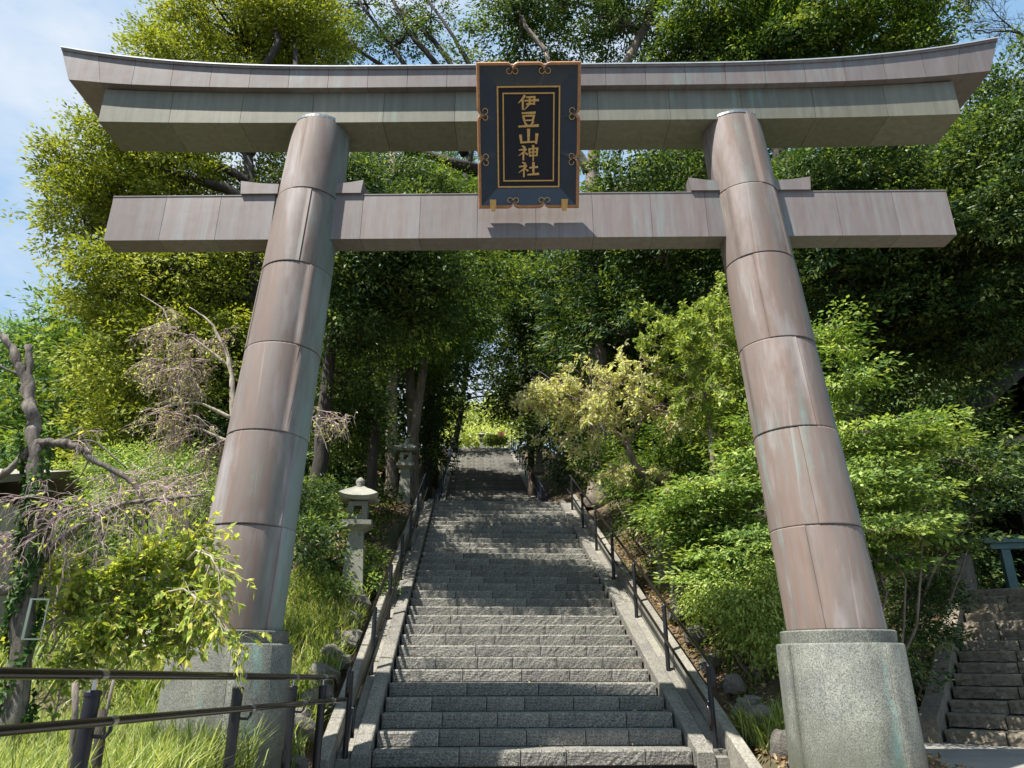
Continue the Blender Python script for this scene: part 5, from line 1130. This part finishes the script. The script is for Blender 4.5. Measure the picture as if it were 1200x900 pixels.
# ------------------------------------------------------------------ stone lanterns
def sqpr(mb, prof, c=(0, 0, 0)):
    return mb.lathe([(r_*math.sqrt(2), z) for r_, z in prof], 4, c, math.pi/4)
def lantern(label, loc, sc=1.0, rot=.1):
    t = thing('stone_lantern', label, 'lantern', loc, rot, 'stone lanterns beside the steps'); t.scale = (sc, sc, sc); S = M['lantern_stone']
    sqpr(MB(), [(.26, -.3), (.26, .06), (.20, .10)]).build('base', S, t)
    sqpr(MB(), [(.185, .10), (.12, 1.12)]).build('post', S, t)
    sqpr(MB(), [(.12, 1.12), (.19, 1.18), (.25, 1.22), (.25, 1.295), (.17, 1.312)]).build('platform', S, t)
    fb = MB(); h0, h1, w_, o_ = 1.31, 1.63, .165, .07
    for sx in (-1, 1):
        for sy in (-1, 1): fb.box(*sorted((sx*w_, sx*o_)), *sorted((sy*w_, sy*o_)), h0, h1)
    for sy in (-1, 1):
        fb.box(-o_, o_, *sorted((sy*(w_-.002), sy*o_)), h0, h0+.09); fb.box(-o_, o_, *sorted((sy*(w_-.002), sy*o_)), h1-.08, h1)
        fb.box(*sorted((sy*(w_-.002), sy*o_)), -o_, o_, h0, h0+.09); fb.box(*sorted((sy*(w_-.002), sy*o_)), -o_, o_, h1-.08, h1)
    fb.build('fire_box', S, t)
    rf = MB(); K = 9; v = []
    prof = [(.29, 1.64), (.33, 1.70), (.22, 1.79), (.13, 1.85), (.075, 1.90)]
    for r_, z in prof:
        for e in range(4):
            for k in range(K-1):
                u = -1+2*k/(K-1); up_ = .05*abs(u)**3*(r_/.3); x, y = u*r_, -r_; an = e*math.pi/2; v.append((x*math.cos(an)-y*math.sin(an), x*math.sin(an)+y*math.cos(an), z+up_))
    m_ = 4*(K-1); rf.add(v, [(i*m_+j, i*m_+(j+1) % m_, (i+1)*m_+(j+1) % m_, (i+1)*m_+j) for i in range(len(prof)-1) for j in range(m_)], None, [list(range(m_))[::-1], [(len(prof)-1)*m_+j for j in range(m_)]])
    rf.build('roof', S, t)
    MB().lathe([(.075, 1.895), (.085, 1.915), (.055, 1.94), (.085, 1.98), (.075, 2.03), (.02, 2.08)], 16).build('finial', S, t, smooth=True)
    return t
p = W(412, 703, 12.2); l1 = lantern('nearer pale stone lantern left of the steps with ivy creeping up its post', (p.x, p.y, p.z), .97, .12)
r = np.random.default_rng(8); nI = 420; hh_ = r.random(nI)*1.5; ff = r.integers(0, 4, nI); wv = .16-.03*hh_; uu = (r.random(nI)*2-1)*.14
C = np.stack([np.where(ff == 0, -wv, np.where(ff == 1, wv, uu)), np.where(ff < 2, uu, np.where(ff == 2, -wv, wv)), hh_], 1); keep = np.sin(hh_*7+uu*20)+.5*r.normal(size=nI) > .2
C = C[keep]; Nn = C*np.array([1, 1, 0])/.15+r.normal(size=C.shape)*.4; Dl = r.normal(size=C.shape); Dl[:, 2] -= .3
C2 = np.stack([-.20+r.normal(size=90)*.09, -.18+r.normal(size=90)*.06, 1.33+np.abs(r.normal(size=90))*.05], 1)
C = np.concatenate([C, C2]); Nn = np.concatenate([Nn, r.normal(size=(90, 3))*.5+np.array([0, -.3, 1])]); Dl = np.concatenate([Dl, r.normal(size=(90, 3))])
link('ivy', leaf_mesh('ivy', C, Dl, Nn, .065, .04, M['leaf_bright'], r), l1)
p = W(473, 597, 19.3); lantern('farther stone lantern standing before the pale leaning trunk left of the landing', (p.x, p.y, p.z), .95, .05)
p = W(632, 548, 27.5); lantern('small distant stone lantern in the trees right of the upper steps', (p.x, p.y, p.z), .8, .0)
p = W(564, 524, 49.5); lantern('tiny stone lantern at the top of the steps beside the clipped bush', (p.x, p.y, p.z-.3), .7, .0)
p = W(587, 516, 49.8); t = thing('notice_board', 'small orange brown notice board beyond the clipped bush at the stair top', 'sign', p)
MB().box(-.24, .24, -.02, .02, .0, .62).build('board', M['orange_board'], t); MB().box(-.03, .03, .022, .06, -.9, .55).build('post', M['dark_wood'], t)
p = W(795, 668, 11.6); o = MB(); sqpr(o, [(.13, -.5), (.125, .50), (.09, .53)], (0, 0, 0)); o = o.build('stone_marker', M['kerb_stone'], None); o.location = p; tag(o, 'short square grey stone post half hidden in the bright shrub', 'stone post')

# ------------------------------------------------------------------ side steps, low wall, porch and hall at the right
def qp(a, b, z=0.0): return Vector((Q_O[0]+Q_u[0]*a+Q_v[0]*b, Q_O[1]+Q_u[1]*a+Q_v[1]*b, z))
side = thing('side_steps', 'old uneven stone side steps climbing right into the shade behind the right pillar', 'stairs', qp(0, 0), -Q_H)
old = [rough_block(400+i, 12, 5, .016, .7, QRISE) for i in range(5)]
for me_ in old: me_.materials[0] = M['old_step']; me_.name = 'old_step'
rr_ = random.Random(12)
for k in range(QN):
    x = .14
    while x < QW+1.6:
        L_ = rr_.uniform(.5, .95); link('stone', rr_.choice(old), side, (x, k*QRUN+rr_.uniform(-.03, .03), k*QRISE-.0), (0, 0, rr_.uniform(-.03, .03)), ((L_-.015)/.7, 1.12, 1+rr_.uniform(-.08, .05))); x += L_
wl = thing('low_wall', 'low dark stone kerb wall along the left of the side steps', 'wall', qp(0, 0), -Q_H)
for k in range(9):
    a0, a1 = -.15+k*.85, -.15+(k+1)*.85-.012; m_ = MB(); z0 = max(0, a0)*QRISE/QRUN; z1 = a1*QRISE/QRUN
    m_.add([(-.14, a0, z0-.4), (.10, a0, z0-.4), (.10, a0, z0+.30), (-.14, a0, z0+.30), (-.14, a1, z1-.4), (.10, a1, z1-.4), (.10, a1, z1+.30), (-.14, a1, z1+.30)], [(0,1,2,3), (7,6,5,4), (0,4,5,1), (1,5,6,2), (2,6,7,3), (3,7,4,0)])
    m_.build('coping_stone', M['old_step'], wl)
pp = W(1191, 705, 16.5); porch = thing('wooden_gate', 'small weathered blue green wooden gate frame at the top of the side steps', 'gate', pp, -.2)
for i in (0, 1):
    MB().box(-.09+i*2.2, .09+i*2.2, -.09, .09, -.3, 1.12).build('post', M['green_wood'], porch)
MB().box(-.30, 2.6, -.12, .12, 1.122, 1.25).build('beam', M['green_wood'], porch); MB().box(-.50, 2.8, -.16, .16, 1.253, 1.37).build('top_beam', M['green_wood'], porch)
hp = W(1165, 520, 19.5); gz = tz(hp.x+2, hp.y); hall = thing('shrine_hall', 'dark timber hall with sloping roof half hidden in shade at the right edge', 'building', (hp.x, hp.y, gz), 0)
H0 = hp.z-gz
m_ = MB(); m_.box(.5, 7, .4, 6, -1, H0-.1); m_.build('wall', M['dark_wood'], hall)
for i in range(12):
    m_ = MB(); m_.box(.5+i*.5, .5+i*.5+.46, .35, .397, -.5, H0-.3); m_.build('wall_board', M['dark_wood'], hall)
m_ = MB(); r0 = (-.9, 0, H0+.55); r1 = (3.7, 0, H0+4.0)
for (xa, za), (xb, zb) in (((-.95, H0+.45), (3.7, H0+4.0)), ((3.7, H0+4.0), (8.4, H0+.45))):
    m_.add([(xa, -.9, za), (xb, -.9, zb), (xb, 7, zb), (xa, 7, za), (xa, -.9, za+.22), (xb, -.9, zb+.22), (xb, 7, zb+.22), (xa, 7, za+.22)], [(0,3,2,1),(4,5,6,7),(0,1,5,4),(1,2,6,5),(2,3,7,6),(3,0,4,7)])
m_.build('roof', M['dark_wood'], hall)
m_ = MB(); m_.box(.35, 7, .2, .34, H0+.02, H0+.28); m_.build('lintel_beam', M['siding'], hall)
for x in (.6, 2.6, 4.6): m_ = MB(); m_.box(x, x+.16, -.3, -.14, -1, H0-.0); m_.build('post', M['dark_wood'], hall)

# ------------------------------------------------------------------ garden and houses at the left
hp = W(-38, 640, 15.5); gz = tz(hp.x, hp.y); hz = W(20, 578, 15.5).z; house = thing('house', 'beige house with pale sloping eaves at the far left edge', 'house', (hp.x, hp.y, gz-.2), .12)
m_ = MB(); m_.box(-8, -.0, 0, 6, -.5, hz-gz+.2); m_.build('wall', M['white_wall'], house)
nb = 16
for i in range(nb):
    m_ = MB(); z0 = (hz-gz+.1)*i/nb; m_.box(-8, .03, -.03, -.004, z0+.01, z0+(hz-gz+.1)/nb-.004); m_.build('siding_board', M['siding'], house)
zt = hz-gz+.28; m_ = MB(); m_.add([(-8.5, -.6, zt), (.35, -.6, zt), (.35, 3, zt+1.0), (-8.5, 3, zt+1.0), (-8.5, -.6, zt+.18), (.35, -.6, zt+.18), (.35, 3, zt+1.18), (-8.5, 3, zt+1.18)], [(0,3,2,1),(4,5,6,7),(0,1,5,4),(1,2,6,5),(2,3,7,6),(3,0,4,7)])
m_.add([(-8.5, 3.002, zt+1.0), (.35, 3.002, zt+1.0), (.35, 6.6, zt), (-8.5, 6.6, zt), (-8.5, 3.002, zt+1.18), (.35, 3.002, zt+1.18), (.35, 6.6, zt+.18), (-8.5, 6.6, zt+.18)], [(0,3,2,1),(4,5,6,7),(0,1,5,4),(1,2,6,5),(2,3,7,6),(3,0,4,7)])
m_.build('roof', M['tile'], house)
f = MB(); f.box(-2.6, -1.2, -.08, -.035, zt-2.0, zt-.9); f = f.build('window', M['dark_wood'], house); MB().box(-2.52, -1.28, -.095, -.082, zt-1.92, zt-.98).build('pane', M['glass'], f)
hp = W(150, 700, 10.8); gz = tz(hp.x, hp.y); topz = W(150, 664, 10.8).z; shed = thing('garden_shed', 'low white shed with brown roof edge half hidden by leaves left of the pillar', 'shed', (hp.x, hp.y, gz-.1), -.1)
hh = topz-gz+.1; m_ = MB(); m_.box(0, .85, 0, 1.2, -.2, hh); m_.build('wall', M['white_wall'], shed)
m_ = MB(); m_.add([(-.35, -.15, hh+.002), (.95, -.15, hh+.002), (.95, 1.3, hh+.25), (-.35, 1.3, hh+.25), (-.35, -.15, hh+.09), (.95, -.15, hh+.09), (.95, 1.3, hh+.34), (-.35, 1.3, hh+.34)], [(0,3,2,1),(4,5,6,7),(0,1,5,4),(1,2,6,5),(2,3,7,6),(3,0,4,7)]); m_.build('roof', M['old_step'], shed)
wp = W(165, 642, 13.5); zt = W(165, 600, 13.5).z-wp.z; wll = thing('stone_terrace_wall', 'grey wall of long thin stones behind the shrubs left of the pillar', 'wall', wp, .12)
nr, hb = 8, zt/8; rr_ = random.Random(4)
for i in range(nr):
    x = -.1*(i % 2)
    while x < 2.1:
        L_ = rr_.uniform(.3, .5); m_ = MB(); m_.box(x, x+L_-.01, -.05-.02*(nr-i)+rr_.uniform(-.01, .01), .3, i*hb, (i+1)*hb-.012); m_.build('stone', M['tile'], wll); x += L_
m_ = MB(); m_.box(-.1, 2.3, .02, .5, -2.2, zt-.02); m_.build('backing', M['rock'], wll)
yp = W(165, 640, 11.8); yc = thing('yucca', 'small spiky palm like plant with dark stem left of the pillar', 'plant', (yp.x, yp.y, tz(yp.x, yp.y)))
MB().tube([(0, 0, -.1), (.03, 0, (yp.z-yc.location.z)*.6), (0, 0, W(165, 605, 11.8).z-yc.location.z)], [.08, .07, .06], 8).build('stem', M['bark_dark'], yc, smooth=True)
grass('leaves', np.array([[0, 0, W(165, 608, 11.8).z-yc.location.z]]*3), .5, .035, M['leaf_mid'], 120, 1.3, per=34, spread=.02, parent=yc, kind=None)
fp = W(48, 750, 5.35); fm = thing('metal_frame', 'small empty pale metal frame hanging on the old cherry trunk', 'frame', fp, .35); s_ = mpp(40, 730, 5.35)
w_, h_ = 20*s_, 46*s_
for a_ in ((-w_, -w_+.016, 0, h_), (-.008, 0, 0, h_), (-w_+.017, -.009, 0, .010), (-w_+.017, -.009, h_-.010, h_)):
    MB().box(a_[0], a_[1], -.012, .012, a_[2], a_[3]).build('frame_bar', M['metal_frame'], fm)
# supports: cut stakes behind the pipe fence
for (a_, b_, d_, rr2, lab) in (((88, 800), (84, 880), 4.6, .018, 'thin pale stake leaning behind the lower rail near the first fence post'), ((118, 832), (112, 900), 4.4, .028, 'short dark cut stake just right of the first fence post'), ((135, 790), (108, 890), 4.7, .010, 'thin leaning stick right of the first fence post')):
    p0 = W(*a_, d_); p1 = W(*b_, d_); o = MB().tube([(0, 0, 0), tuple((p1-p0)*.5+Vector((.01, 0, 0))), tuple(p1-p0), tuple((p1-p0)*1.8)], rr2, 8).build('stake', M['bark_dark' if rr2 > .02 else 'bark_cherry'], None, smooth=True); o.location = p0; tag(o, lab, 'stake')
